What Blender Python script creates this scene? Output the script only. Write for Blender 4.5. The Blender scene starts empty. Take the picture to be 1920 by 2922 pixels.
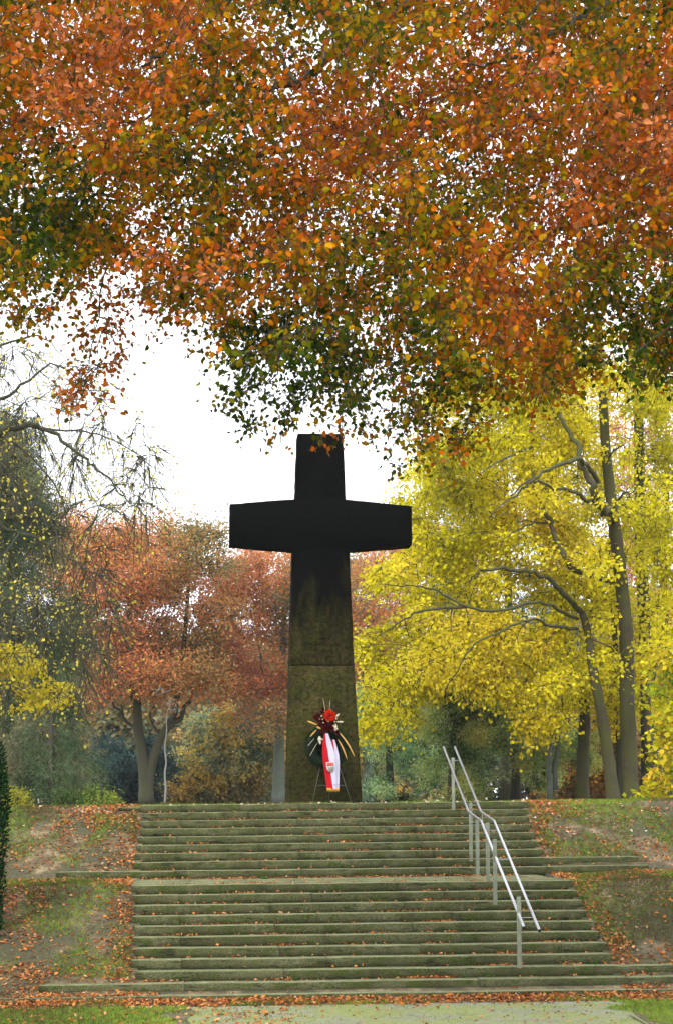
import bpy, math, random
import numpy as np
from mathutils import Vector, Matrix
rng = np.random.default_rng(7); random.seed(7)
S = bpy.context.scene
# ------------------------------------------------------------ camera
ZT = 3.2                       # height of the terrace above the path
EYE = Vector((0, -34, ZT + .01)); FPX = 4600.; PPX, PPY = 688., 2293.7
YAW = math.radians(1.6); ROLL = .011
R0 = Vector((math.cos(YAW), -math.sin(YAW), 0)); F0 = Vector((math.sin(YAW), math.cos(YAW), 0)); U0 = Vector((0, 0, 1))
CR = R0 * math.cos(ROLL) - U0 * math.sin(ROLL); CU = U0 * math.cos(ROLL) + R0 * math.sin(ROLL)
cam = bpy.data.cameras.new('camera'); co = bpy.data.objects.new('camera', cam); S.collection.objects.link(co)
M = Matrix((CR, CU, -F0)).transposed().to_4x4(); M.translation = EYE; co.matrix_world = M
cam.sensor_fit = 'VERTICAL'; cam.sensor_height = 36; cam.lens = FPX / 2922 * 36
cam.shift_x = (960 - PPX) / 2922; cam.shift_y = (PPY - 1461) / 2922
cam.clip_end = 3000; cam.clip_start = .2
S.camera = co
# ------------------------------------------------------------ sky, sun, exposure
SUN_EL, SUN_AZ = math.radians(38), math.radians(-150)
w = bpy.data.worlds.new('World'); S.world = w; w.use_nodes = True
nt = w.node_tree; nt.nodes.clear()
out = nt.nodes.new('ShaderNodeOutputWorld'); bg = nt.nodes.new('ShaderNodeBackground')
sky = nt.nodes.new('ShaderNodeTexSky'); sky.sky_type = 'NISHITA'; sky.sun_disc = False
sky.sun_elevation = SUN_EL; sky.sun_rotation = SUN_AZ; sky.dust_density = 4; sky.air_density = 1.2
mix = nt.nodes.new('ShaderNodeMix'); mix.data_type = 'RGBA'; mix.inputs[0].default_value = .85
hs = nt.nodes.new('ShaderNodeHueSaturation'); hs.inputs['Saturation'].default_value = .35
nt.links.new(sky.outputs[0], hs.inputs['Color']); nt.links.new(hs.outputs[0], mix.inputs[6])
mix.inputs[7].default_value = (10.2, 10.5, 11., 1)      # the even cloud cover
nt.links.new(mix.outputs[2], bg.inputs[0]); bg.inputs[1].default_value = .12
nt.links.new(bg.outputs[0], out.inputs[0])
sl = bpy.data.lights.new('sun', 'SUN'); sl.energy = 1.1; sl.angle = math.radians(14); sl.color = (1, .95, .87)
so = bpy.data.objects.new('sun', sl); S.collection.objects.link(so)
so.rotation_euler = Vector((math.cos(SUN_EL) * math.sin(SUN_AZ), math.cos(SUN_EL) * math.cos(SUN_AZ), math.sin(SUN_EL))).to_track_quat('Z', 'Y').to_euler()
S.view_settings.view_transform = 'Standard'; S.view_settings.look = 'None'; S.view_settings.exposure = 1.2
S.view_settings.gamma = 1; S.view_settings.use_curve_mapping = False

# ------------------------------------------------------------ helpers
K = 1920 / 1564.
def at(x, y, D):               # photo pixel -> world point D metres in front of the camera
    return EYE + (F0 + CR * ((x - PPX) / FPX) + CU * ((PPY - y) / FPX)) * D
def atn(x, y, D):
    x, y, D = np.asarray(x, float), np.asarray(y, float), np.asarray(D, float)
    e, f, r, u = (np.array(v) for v in (EYE, F0, CR, CU))
    return e + (f + r * ((x - PPX) / FPX)[:, None] + u * ((PPY - y) / FPX)[:, None]) * D[:, None]
def atY(x, y, Y):
    d = F0 + CR * ((x - PPX) / FPX) + CU * ((PPY - y) / FPX)
    return EYE + d * ((Y - EYE.y) / d.y)
def Q(x, y, D): return at(x * K, y * K, D)
def q7(x, y, D): return at(1020 + .5754 * x, 1000 + .5754 * y, D)

def link(name, me, m=None, parent=None):
    o = bpy.data.objects.new(name, me); S.collection.objects.link(o)
    if m is not None: me.materials.append(m)
    if parent is not None:
        o.parent = parent; o.matrix_parent_inverse = Matrix.Translation(parent.location).inverted()
    return o
def thing(name, label, cat, loc, group=None):
    o = bpy.data.objects.new(name, None); S.collection.objects.link(o); o.location = loc; o.empty_display_size = .3
    o['label'] = label; o['category'] = cat
    if group: o['group'] = group
    return o
def tag(o, label=None, cat=None, group=None, kind=None):
    for k, v in (('label', label), ('category', cat), ('group', group), ('kind', kind)):
        if v: o[k] = v
    return o
def raw_mesh(name, V, loops, sizes, smooth=False):
    me = bpy.data.meshes.new(name)
    V = np.asarray(V, np.float32); loops = np.asarray(loops, np.int32).ravel(); sizes = np.asarray(sizes, np.int32)
    me.vertices.add(len(V)); me.vertices.foreach_set('co', V.ravel())
    me.loops.add(len(loops)); me.loops.foreach_set('vertex_index', loops)
    me.polygons.add(len(sizes)); st = np.concatenate([[0], np.cumsum(sizes)[:-1]]).astype(np.int32)
    me.polygons.foreach_set('loop_start', st)
    try: me.polygons.foreach_set('loop_total', sizes)
    except Exception: pass
    if smooth: me.polygons.foreach_set('use_smooth', np.ones(len(sizes), bool))
    me.update(calc_edges=True); me.validate()
    return me
class MB:
    def __init__(s): s.v = []; s.f = []
    def add(s, vs, fs):
        b = len(s.v); s.v += [tuple(v) for v in vs]; s.f += [tuple(i + b for i in f) for f in fs]
    def box(s, c, d, rot=None):
        vs = [Vector((sx * d[0] / 2, sy * d[1] / 2, sz * d[2] / 2)) for sx in (-1, 1) for sy in (-1, 1) for sz in (-1, 1)]
        if rot is not None: vs = [rot @ v for v in vs]
        s.add([Vector(c) + v for v in vs], [(0, 1, 3, 2), (4, 6, 7, 5), (0, 4, 5, 1), (2, 3, 7, 6), (0, 2, 6, 4), (1, 5, 7, 3)])
    def tube(s, pts, rad, n=8, cap=True, rough=0):
        pts = [Vector(p) for p in pts]; N = len(pts)
        if not hasattr(rad, '__len__'): rad = [rad] * N
        vs = []; ref = Vector((.3, .9, .1)).normalized()
        for i, p in enumerate(pts):
            t = (pts[min(i + 1, N - 1)] - pts[max(i - 1, 0)]).normalized()
            if abs(t.dot(ref)) > .95: ref = Vector((1, .1, 0)).normalized()
            a = t.cross(ref).normalized(); b = t.cross(a)
            for k in range(n):
                th = 2 * math.pi * k / n; r = rad[i] * (1 + (rough * (random.random() - .5) if rough else 0))
                vs.append(p + (a * math.cos(th) + b * math.sin(th)) * r)
        fs = [(i * n + k, i * n + (k + 1) % n, (i + 1) * n + (k + 1) % n, (i + 1) * n + k) for i in range(N - 1) for k in range(n)]
        if cap: fs += [tuple(range(n - 1, -1, -1)), tuple(range((N - 1) * n, N * n))]
        s.add(vs, fs)
    def build(s, name, m, parent=None, smooth=False):
        me = raw_mesh(name, s.v, [i for f in s.f for i in f], [len(f) for f in s.f], smooth)
        return link(name, me, m, parent)
def spline(pts, n=6):
    pts = [Vector(p) for p in pts]; P = [pts[0] * 2 - pts[1]] + pts + [pts[-1] * 2 - pts[-2]]; o = []
    for i in range(1, len(P) - 2):
        for k in range(n):
            t = k / n; a, b, c, d = P[i - 1:i + 3]
            o.append(.5 * ((2 * b) + (c - a) * t + (2 * a - 5 * b + 4 * c - d) * t * t + (3 * b - a - 3 * c + d) * t ** 3))
    return o + [pts[-1]]
_ns = np.random.default_rng(3); _nk = _ns.normal(size=(24, 3)); _nk /= np.linalg.norm(_nk, axis=1)[:, None]; _np = _ns.uniform(0, 6.28, 24); _nf = _ns.uniform(.6, 2.4, 24)
def noise(P, scale=1., seed=0):
    P = np.asarray(P, float) / scale + seed * 3.7; o = 0
    for k, p, f in zip(_nk, _np, _nf): o = o + np.sin((P @ k) * f * 2 + p + seed)
    return o / 24 ** .5 * 1.2
def norm(a): return a / (np.linalg.norm(a, axis=-1, keepdims=True) + 1e-9)
def inpoly(x, y, poly):
    x = np.asarray(x); y = np.asarray(y); r = np.zeros(len(x), bool); n = len(poly)
    for i in range(n):
        x1, y1 = poly[i]; x2, y2 = poly[(i + 1) % n]
        if y1 == y2: continue
        r ^= ((y1 > y) != (y2 > y)) & (x < (x2 - x1) * (y - y1) / (y2 - y1) + x1)
    return r
def seg_geo(P0, P1, r0, r1, sides=3):
    P0, P1 = np.asarray(P0), np.asarray(P1); r0, r1 = np.asarray(r0), np.asarray(r1); n = len(P0)
    t = norm(P1 - P0); a = norm(np.cross(t, np.array([.31, .42, .85]))); b = np.cross(t, a)
    V = np.zeros((n, 2, sides, 3))
    for k in range(sides):
        th = 2 * math.pi * k / sides; d = a * math.cos(th) + b * math.sin(th)
        V[:, 0, k] = P0 + d * r0[:, None]; V[:, 1, k] = P1 + d * r1[:, None]
    base = (np.arange(n) * 2 * sides)[:, None]; F = []
    for k in range(sides):
        k2 = (k + 1) % sides; F.append(base + np.array([k, k2, sides + k2, sides + k]))
    return V.reshape(-1, 3), np.stack(F, 1).reshape(-1)
def leaf_mesh(name, P, A, N, L, W, col, m, parent=None, fine=False, segs=None):
    n = len(P); A = norm(A); Nn = norm(N - A * (N * A).sum(1, keepdims=True)); B = np.cross(A, Nn)
    L = np.broadcast_to(L, (n,))[:, None]; W = np.broadcast_to(W, (n,))[:, None]
    if fine:
        up = Nn * L
        V = np.stack([P, P + A * L * .28 + B * W * .46 + up * .1, P + A * L * .68 + B * W * .40 + up * .07, P + A * L - up * .08,
                      P + A * L * .68 - B * W * .40 + up * .07, P + A * L * .28 - B * W * .46 + up * .1], 1)
        F = (np.arange(n) * 6)[:, None, None] + np.array([[0, 1, 2, 3], [0, 3, 4, 5]]); nf = 2
    else:
        V = np.stack([P, P + A * L * .42 + B * W * .5, P + A * L, P + A * L * .42 - B * W * .5], 1)
        F = (np.arange(n) * 4)[:, None, None] + np.array([[0, 1, 2, 3]]); nf = 1
    me = raw_mesh(name, V.reshape(-1, 3), F.reshape(-1), np.full(n * nf, 4))
    c = np.ones((n * nf, 4), np.float32); c[:, :3] = np.repeat(np.clip(col, .002, 1), nf, 0); ns = 0
    if segs is not None:          # the twigs that carry these leaves belong to the same crown
        SV, SF = seg_geo(*segs[:4], segs[4]); nv = len(me.vertices)
        V2 = np.concatenate([V.reshape(-1, 3), SV]); ns = len(SF) // 4
        me = raw_mesh(name, V2, np.concatenate([F.reshape(-1), SF + nv]), np.full(n * nf + ns, 4))
        c = np.concatenate([c, np.ones((ns, 4), np.float32)])
    at_ = me.attributes.new('col', 'FLOAT_COLOR', 'FACE'); at_.data.foreach_set('color', c.ravel())
    o = link(name, me, m, parent)
    if ns:
        me.materials.append(segs[5]); mi = np.zeros(n * nf + ns, np.int32); mi[n * nf:] = 1; me.polygons.foreach_set('material_index', mi)
    return o
def palette(t, pal):
    pal = np.array(pal); t = np.clip(t, 0, .9999) * (len(pal) - 1); i = t.astype(int); f = (t - i)[:, None]
    return pal[i] * (1 - f) + pal[i + 1] * f

# ------------------------------------------------------------ materials
def newmat(name):
    m = bpy.data.materials.new(name); m.use_nodes = True; t = m.node_tree; t.nodes.clear()
    o = t.nodes.new('ShaderNodeOutputMaterial'); p = t.nodes.new('ShaderNodeBsdfPrincipled'); t.links.new(p.outputs[0], o.inputs[0])
    return m, t, p, o
def plain(name, c, rough=.7, metal=0, nscale=None, namp=.25):
    m, t, p, o = newmat(name); p.inputs['Roughness'].default_value = rough; p.inputs['Metallic'].default_value = metal
    p.inputs['Base Color'].default_value = (*c, 1)
    if not metal: p.inputs['Specular IOR Level'].default_value = .15
    if nscale:
        n = t.nodes.new('ShaderNodeTexNoise'); n.inputs['Scale'].default_value = nscale; n.inputs['Detail'].default_value = 6
        tc = t.nodes.new('ShaderNodeTexCoord'); t.links.new(tc.outputs['Object'], n.inputs['Vector'])
        r = t.nodes.new('ShaderNodeValToRGB'); r.color_ramp.elements[0].position = .3; r.color_ramp.elements[1].position = .7
        r.color_ramp.elements[0].color = (*[v * (1 - namp) for v in c], 1); r.color_ramp.elements[1].color = (*[min(1, v * (1 + namp)) for v in c], 1)
        t.links.new(n.outputs[0], r.inputs[0]); t.links.new(r.outputs[0], p.inputs['Base Color'])
    return m
def leafmat(name, trans=.4, rough=.55):
    m, t, p, o = newmat(name); a = t.nodes.new('ShaderNodeAttribute'); a.attribute_name = 'col'
    t.links.new(a.outputs['Color'], p.inputs['Base Color']); p.inputs['Roughness'].default_value = rough
    p.inputs['Specular IOR Level'].default_value = .02
    tr = t.nodes.new('ShaderNodeBsdfTranslucent'); t.links.new(a.outputs['Color'], tr.inputs[0])
    mx = t.nodes.new('ShaderNodeMixShader'); mx.inputs[0].default_value = trans
    t.links.new(p.outputs[0], mx.inputs[1]); t.links.new(tr.outputs[0], mx.inputs[2]); t.links.new(mx.outputs[0], o.inputs[0])
    return m
def ramp(t, stops):
    r = t.nodes.new('ShaderNodeValToRGB'); e = r.color_ramp.elements
    while len(e) < len(stops): e.new(.5)
    for i, (pos, c) in enumerate(stops): e[i].position = pos; e[i].color = (*c, 1) if len(c) == 3 else c
    return r
def tex(t, tc, scale, detail=6, rough=.6, kind='ShaderNodeTexNoise', vec=None):
    n = t.nodes.new(kind); n.inputs['Scale'].default_value = scale
    if kind == 'ShaderNodeTexNoise': n.inputs['Detail'].default_value = detail; n.inputs['Roughness'].default_value = rough
    if vec is not None:
        mp = t.nodes.new('ShaderNodeMapping'); mp.inputs['Scale'].default_value = vec; t.links.new(tc, mp.inputs[0]); t.links.new(mp.outputs[0], n.inputs['Vector'])
    else: t.links.new(tc, n.inputs['Vector'])
    return n
def mixc(t, f, a, b, mode='MIX'):
    m = t.nodes.new('ShaderNodeMix'); m.data_type = 'RGBA'; m.blend_type = mode
    for s, v in ((0, f), (6, a), (7, b)):
        if hasattr(v, 'node') or isinstance(v, bpy.types.NodeSocket): t.links.new(v, m.inputs[s])
        elif isinstance(v, (int, float)): m.inputs[s].default_value = v
        else: m.inputs[s].default_value = (*v, 1)
    return m.outputs[2]
def stone_mat(name, dark, mid, light, moss, black, bump=.4, cross=False):
    m, t, p, o = newmat(name); g = t.nodes.new('ShaderNodeNewGeometry').outputs['Position']
    n1 = tex(t, g, 1.3, 8, .65); n2 = tex(t, g, 55, 5, .75); n3 = tex(t, g, 3.1, 7, .7, vec=(1, 1, 2.2)); n4 = tex(t, g, 5.5, 6, .65, vec=(.5, 1, 2.5))
    c = ramp(t, [(.32, dark), (.5, mid), (.68, light)]); t.links.new(n1.outputs[0], c.inputs[0])
    r2 = ramp(t, [(.36, (.35, .35, .35)), (.5, (.95, .95, .95)), (.64, (2.0, 2.0, 1.9))]); t.links.new(n2.outputs[0], r2.inputs[0])
    col = mixc(t, 1., c.outputs[0], r2.outputs[0], 'MULTIPLY')
    r3 = ramp(t, [(.50, (0, 0, 0)), (.62, (1, 1, 1))]); t.links.new(n3.outputs[0], r3.inputs[0])
    col = mixc(t, r3.outputs[0], col, mixc(t, 1., moss, r2.outputs[0], 'MULTIPLY'))
    r4 = ramp(t, [(.565, (0, 0, 0)), (.68, (.9, .9, .9))]); t.links.new(n4.outputs[0], r4.inputs[0])
    col = mixc(t, r4.outputs[0], col, black)
    if not cross:   # upward faces painted paler: tread wear plus the skylight they catch
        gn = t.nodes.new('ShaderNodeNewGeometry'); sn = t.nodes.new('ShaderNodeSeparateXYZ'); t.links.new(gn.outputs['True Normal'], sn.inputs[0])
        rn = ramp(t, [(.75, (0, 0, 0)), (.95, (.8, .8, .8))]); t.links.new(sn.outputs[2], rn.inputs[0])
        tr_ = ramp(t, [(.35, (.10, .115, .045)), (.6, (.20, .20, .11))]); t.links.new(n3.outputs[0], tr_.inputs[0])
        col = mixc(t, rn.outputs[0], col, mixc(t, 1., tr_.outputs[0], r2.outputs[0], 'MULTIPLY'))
    if cross:   # backlit blackness of head and arms painted in, with streaky staining below
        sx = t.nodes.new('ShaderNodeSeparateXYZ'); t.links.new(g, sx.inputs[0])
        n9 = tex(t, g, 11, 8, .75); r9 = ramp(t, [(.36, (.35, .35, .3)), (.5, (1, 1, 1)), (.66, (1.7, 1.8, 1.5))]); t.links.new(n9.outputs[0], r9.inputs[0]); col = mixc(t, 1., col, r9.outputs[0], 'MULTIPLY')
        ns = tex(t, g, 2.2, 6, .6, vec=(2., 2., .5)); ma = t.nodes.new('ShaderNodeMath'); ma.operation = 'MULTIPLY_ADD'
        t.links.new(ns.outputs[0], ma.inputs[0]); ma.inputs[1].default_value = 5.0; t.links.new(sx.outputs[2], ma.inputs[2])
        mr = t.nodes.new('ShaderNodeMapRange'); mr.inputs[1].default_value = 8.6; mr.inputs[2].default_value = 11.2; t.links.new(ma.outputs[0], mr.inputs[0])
        backlit_black = mixc(t, 1., (.0018, .0018, .0012), r2.outputs[0], 'MULTIPLY')
        col = mixc(t, mr.outputs[0], col, backlit_black)
    t.links.new(col, p.inputs['Base Color']); p.inputs['Roughness'].default_value = .95; p.inputs['Specular IOR Level'].default_value = .03 if cross else .15
    b = t.nodes.new('ShaderNodeBump'); b.inputs['Strength'].default_value = bump; b.inputs['Distance'].default_value = .02
    t.links.new(n2.outputs[0], b.inputs['Height']); t.links.new(b.outputs[0], p.inputs['Normal'])
    return m
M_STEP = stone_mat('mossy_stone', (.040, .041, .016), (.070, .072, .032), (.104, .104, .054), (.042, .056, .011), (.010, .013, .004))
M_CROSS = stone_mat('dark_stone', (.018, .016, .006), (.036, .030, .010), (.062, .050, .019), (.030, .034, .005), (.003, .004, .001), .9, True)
def bark(name, a, b, moss):
    m, t, p, o = newmat(name); g = t.nodes.new('ShaderNodeNewGeometry').outputs['Position']
    n1 = tex(t, g, 6, 8, .7, vec=(2.5, 2.5, .5)); n2 = tex(t, g, 1.6, 5)
    c = ramp(t, [(.35, a), (.65, b)]); t.links.new(n1.outputs[0], c.inputs[0])
    r = ramp(t, [(.36, (0, 0, 0)), (.56, (1, 1, 1))]); t.links.new(n2.outputs[0], r.inputs[0])
    t.links.new(mixc(t, r.outputs[0], c.outputs[0], moss), p.inputs['Base Color']); p.inputs['Roughness'].default_value = .95
    bb = t.nodes.new('ShaderNodeBump'); bb.inputs['Strength'].default_value = .7; bb.inputs['Distance'].default_value = .04
    t.links.new(n1.outputs[0], bb.inputs['Height']); t.links.new(bb.outputs[0], p.inputs['Normal'])
    return m
M_BARK = bark('bark_dark', (.03, .024, .018), (.07, .055, .04), (.045, .05, .02))
M_LIME = bark('bark_lime', (.028, .022, .013), (.080, .064, .042), (.058, .060, .014))
M_GREYBARK = bark('bark_grey', (.09, .10, .09), (.17, .18, .16), (.10, .13, .09))
M_BIRCH = bark('bark_birch', (.10, .09, .08), (.36, .35, .31), (.20, .20, .17))
M_LEAF = leafmat('leaves_thin', .42); M_LEAFB = leafmat('leaves_bright', .52); M_NEEDLE = leafmat('needles', .35, .8); M_DRY = leafmat('dry_leaves', .15, .7); M_GRASS = leafmat('grass_blades', .3, .6)
M_STEEL = plain('brushed_steel', (.40, .40, .42), .33, 1.0, 30, .08)
M_POST = plain('painted_steel', (.20, .22, .165), .5, .0, 9, .18)
M_BLACK = plain('black_rubber', (.015, .015, .015), .6, 0, 20)
def ground_mat():
    m, t, p, o = newmat('ground_soil'); g = t.nodes.new('ShaderNodeNewGeometry').outputs['Position']
    n1 = tex(t, g, .9, 8, .6); n2 = tex(t, g, 22, 6, .7); n3 = tex(t, g, 3.2, 8, .6)
    c = ramp(t, [(.3, (.055, .038, .018)), (.5, (.115, .084, .040)), (.66, (.24, .185, .10))]); t.links.new(n3.outputs[0], c.inputs[0])
    r2 = ramp(t, [(.3, (.6, .6, .6)), (.7, (1.35, 1.35, 1.35))]); t.links.new(n2.outputs[0], r2.inputs[0])
    col = mixc(t, 1., c.outputs[0], r2.outputs[0], 'MULTIPLY')
    rg = ramp(t, [(.44, (0, 0, 0)), (.56, (1, 1, 1))]); t.links.new(n1.outputs[0], rg.inputs[0])
    col = mixc(t, rg.outputs[0], col, mixc(t, 1., (.055, .052, .020), r2.outputs[0], 'MULTIPLY'))
    t.links.new(col, p.inputs['Base Color']); p.inputs['Roughness'].default_value = .95
    b = t.nodes.new('ShaderNodeBump'); b.inputs['Distance'].default_value = .03; t.links.new(n2.outputs[0], b.inputs['Height']); t.links.new(b.outputs[0], p.inputs['Normal'])
    return m
def cobble_mat():
    m, t, p, o = newmat('mossy_cobbles'); g = t.nodes.new('ShaderNodeNewGeometry').outputs['Position']
    v = tex(t, g, 7.5, kind='ShaderNodeTexVoronoi', vec=(1, 1.15, 1)); v.feature = 'DISTANCE_TO_EDGE'
    vc = tex(t, g, 7.5, kind='ShaderNodeTexVoronoi', vec=(1, 1.15, 1)); n = tex(t, g, 1.1, 8, .65); n2 = tex(t, g, 30, 5, .7)
    c = ramp(t, [(0, (.11, .11, .085)), (1, (.20, .195, .16))]); t.links.new(vc.outputs['Color'], c.inputs[0])
    moss = ramp(t, [(.35, (.11, .13, .03)), (.65, (.21, .225, .07))]); t.links.new(n2.outputs[0], moss.inputs[0])
    e = ramp(t, [(.02, (1, 1, 1)), (.09, (0, 0, 0))]); t.links.new(v.outputs[0], e.inputs[0])
    f = ramp(t, [(.42, (0, 0, 0)), (.54, (1, 1, 1))]); t.links.new(n.outputs[0], f.inputs[0])
    col = mixc(t, mixc(t, 1., e.outputs[0], f.outputs[0], 'LIGHTEN'), c.outputs[0], moss.outputs[0])
    t.links.new(col, p.inputs['Base Color']); p.inputs['Roughness'].default_value = .9
    b = t.nodes.new('ShaderNodeBump'); b.inputs['Distance'].default_value = .02; t.links.new(v.outputs[0], b.inputs['Height']); t.links.new(b.outputs[0], p.inputs['Normal'])
    return m

# ------------------------------------------------------------ stairs data
RI, TR, LA = .16, .33, 2.03
def Yk(k): return -(k - 1) * TR - (LA if k >= 10 else 0)
def Zk(k): return ZT - (k - 1) * RI
rows = {  # left px, right px, joints px
 1: (402, 1506, (515, 850, 1179)), 2: (406, 1506, (708, 1068)), 3: (402, 1508, (512, 846, 1179)), 4: (399, 1515, (737, 1110)),
 5: (393, 1525, (503, 848, 1187)), 6: (388, 1539, (737, 1200)), 7: (385, 1547, (500, 853, 1235)), 8: (382, 1824, (740, 1092, 1450)),
 9: (160, 1850, (499, 859, 1215, 1560)), 10: (376, 1632, (757, 1130, 1503)), 11: (379, 1645, (508, 889, 1267)), 12: (382, 1660, (770, 1153, 1534)),
 13: (377, 1673, (511, 903, 1287)), 14: (385, 1697, (784, 1176, 1601)), 15: (379, 1710, (516, 925, 1314)), 16: (385, 1732, (797, 1200, 1601)),
 17: (374, 1744, (517, 930, 1339)), 18: (388, 2150, (809, 1223, 1635)), 19: (110, 2200, (525, 945, 1366, 1790)), 20: (-150, 1960, (390, 821, 1240, 1620))}
def pxX(px, k): return atY(px, 2293 + FPX * ((k - 1) * RI) / 29, Yk(k)).x
XL = {k: pxX(r[0], k) for k, r in rows.items()}; XR = {k: pxX(r[1], k) for k, r in rows.items()}

# ------------------------------------------------------------ terrain
prof = [(-400, .0), (-12, .0), (-8.8, .03), (-8.31, .07), (-8.29, .12)] + [(Yk(k), ZT - k * RI + .035) for k in range(19, 9, -1)]
prof += [(-4.75, 1.73), (-2.7, 1.77)] + [(Yk(k), ZT - k * RI + .03) for k in range(9, 1, -1)] + [(-.05, 3.02), (.1, 3.1), (.5, 3.165), (1.5, 3.19), (400, 3.19)]
prof = np.array(prof)
def tz(x, y):
    x = np.asarray(x, float); y = np.asarray(y, float)
    z = np.interp(y, prof[:, 0], prof[:, 1])
    kk = np.array([Yk(k) for k in range(20, 0, -1)])
    xl = np.interp(y, kk, np.array([XL[k] if k not in (9, 19, 20) else XL[18 if k > 10 else 8] for k in range(20, 0, -1)]))
    xr = np.interp(y, kk, np.array([XR[k] if k not in (8, 9, 18, 19, 20) else XR[17 if k > 10 else 7] for k in range(20, 0, -1)]))
    bank = ((y > -8.6) & (y < .8)) * 1.
    P = np.stack([x, y, 0 * x], -1)
    nz = noise(P, 1.9, 1) * .028 + noise(P, .6, 2) * .012
    edge = np.minimum(np.abs(x - xl), np.abs(x - xr)); out_ = (x < xl - .02) | (x > xr + .02)
    z = z + nz * bank * np.clip(edge / .5, 0.1, 1) * out_
    inside = (x > xl + .14) & (x < xr - .14) & (y > -7.9) & (y < .25)
    return z - .3 * inside
def stack_axis(a, b, fine, coarse):
    f = np.arange(a, b, fine); g = [];
    d = fine; x = b
    while x < 300: g.append(x); x += d; d = min(d * 1.25, 14)
    h = []; d = fine; x = a - fine
    while x > -300: h.append(x); x -= d; d = min(d * 1.25, 14)
    return np.array(h[::-1] + list(f) + g)
gx = stack_axis(-5.5, 12., .11, 1); gy = stack_axis(-13, 1.6, .08, 1)
X, Y = np.meshgrid(gx, gy); Zg = tz(X.ravel(), Y.ravel())
nx, ny = len(gx), len(gy)
idx = (np.arange(ny - 1)[:, None] * nx + np.arange(nx - 1)[None]).reshape(-1, 1)
me = raw_mesh('ground', np.stack([X.ravel(), Y.ravel(), Zg], 1), (idx + np.array([0, 1, nx + 1, nx])).ravel(), np.full(len(idx), 4), True)
tag(link('ground', me, ground_mat()), kind='structure')
# cobbled path in front of the steps
pxs = np.linspace(-.1, 6.6, 60); pys = np.linspace(-31, -8.75, 120); X, Y = np.meshgrid(pxs, pys)
X = X + noise(np.stack([X.ravel(), Y.ravel(), 0 * X.ravel()], 1), .8, 5).reshape(X.shape) * .10 * (np.abs(X - 3.25) > 3.2)
idx = (np.arange(119)[:, None] * 60 + np.arange(59)[None]).reshape(-1, 1)
tag(link('path', raw_mesh('path', np.stack([X.ravel(), Y.ravel(), np.interp(Y.ravel(), prof[:, 0], prof[:, 1]) + .006], 1), (idx + np.array([0, 1, 61, 60])).ravel(), np.full(len(idx), 4), True), cobble_mat()), kind='structure')

# ------------------------------------------------------------ staircase
stairs = thing('staircase', 'wide mossy stone staircase with a landing halfway leading up to the cross', 'stairs', (2, Yk(20), 0))
def block(mb, x0, x1, y0, z0, h, dep, slant=0):
    prof_ = [(0, 0), (0, h * .5), (0, h - .016), (.006, h - .005), (.02, h), (dep * .5, h + .001), (dep, h), (dep, 0)]
    n = max(2, int((x1 - x0) / .16) + 1); xs = np.linspace(x0, x1, n); vs = []; ty, tzz = random.uniform(-.003, .003), random.uniform(-.002, .002)
    w0 = random.uniform(0, 9)
    for i, x in enumerate(xs):
        e = .002 if i in (0, n - 1) else 0
        wob = math.sin(x * 2.1 + w0) * .003 + random.uniform(-.0015, .0015); wy = math.sin(x * 1.7 + w0 * 2) * .005 + random.uniform(-.003, .003)
        chip = random.uniform(.006, .02) if random.random() < .07 else 0
        for j, (a, b) in enumerate(prof_):
            bb = b; 
            if b > h * .7: bb = b + wob + tzz - (e if j >= 3 else 0) - (chip if j in (3, 4) else 0)
            if slant and i == 0 and b > h * .3: bb = min(bb, h * .12)
            vs.append((x, y0 + a + (wy + ty if a < .1 else 0) + (e if j < 4 else 0) + (chip * .6 if j in (2, 3) else 0), z0 + bb))
    m = len(prof_)
    fs = [(i * m + j, i * m + (j + 1) % m, (i + 1) * m + (j + 1) % m, (i + 1) * m + j) for i in range(n - 1) for j in range(m)]
    fs += [tuple(range(m)), tuple(range((n - 1) * m, n * m))[::-1]]
    fs = [f[::-1] for f in fs]
    mb.add(vs, fs)
for k in range(1, 21):
    mb = MB(); l, r, js = rows[k]; xs = [XL[k]] + [pxX(j, k) for j in js] + [XR[k]]
    for i in range(len(xs) - 1):
        a, b = xs[i], xs[i + 1]; g = random.choice((.001, .0015, .004))
        block(mb, a + (g if i else 0), b - (g if i < len(xs) - 2 else 0), Yk(k), Zk(k) - RI - .004 - (.1 if k == 20 else 0), RI + .004 + (.1 if k == 20 else 0), .36 if k != 1 else .5,
              slant=0)
    if k == 1: block(mb, pxX(338, 1), XL[1] - .004, .05, ZT - .10, .065, .4)
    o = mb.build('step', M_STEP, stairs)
    if k in (9, 19): o['label'] = 'long step that runs on into the bank at the left'
mb = MB(); cuts = [XL[10]] + [XL[10] + 1.05 * i for i in range(1, 8)] + [XR[10] - .15]
for a, b in zip(cuts[:-1], cuts[1:]):
    for y0, y1 in ((-4.672, -3.7), (-3.695, -2.6)):
        dz = random.uniform(-.004, .003); mb.box(((a + b) / 2, (y0 + y1) / 2, 1.76 - .045 + dz), (b - a - .006, y1 - y0, .09))
mb.build('landing', M_STEP, stairs)

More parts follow.
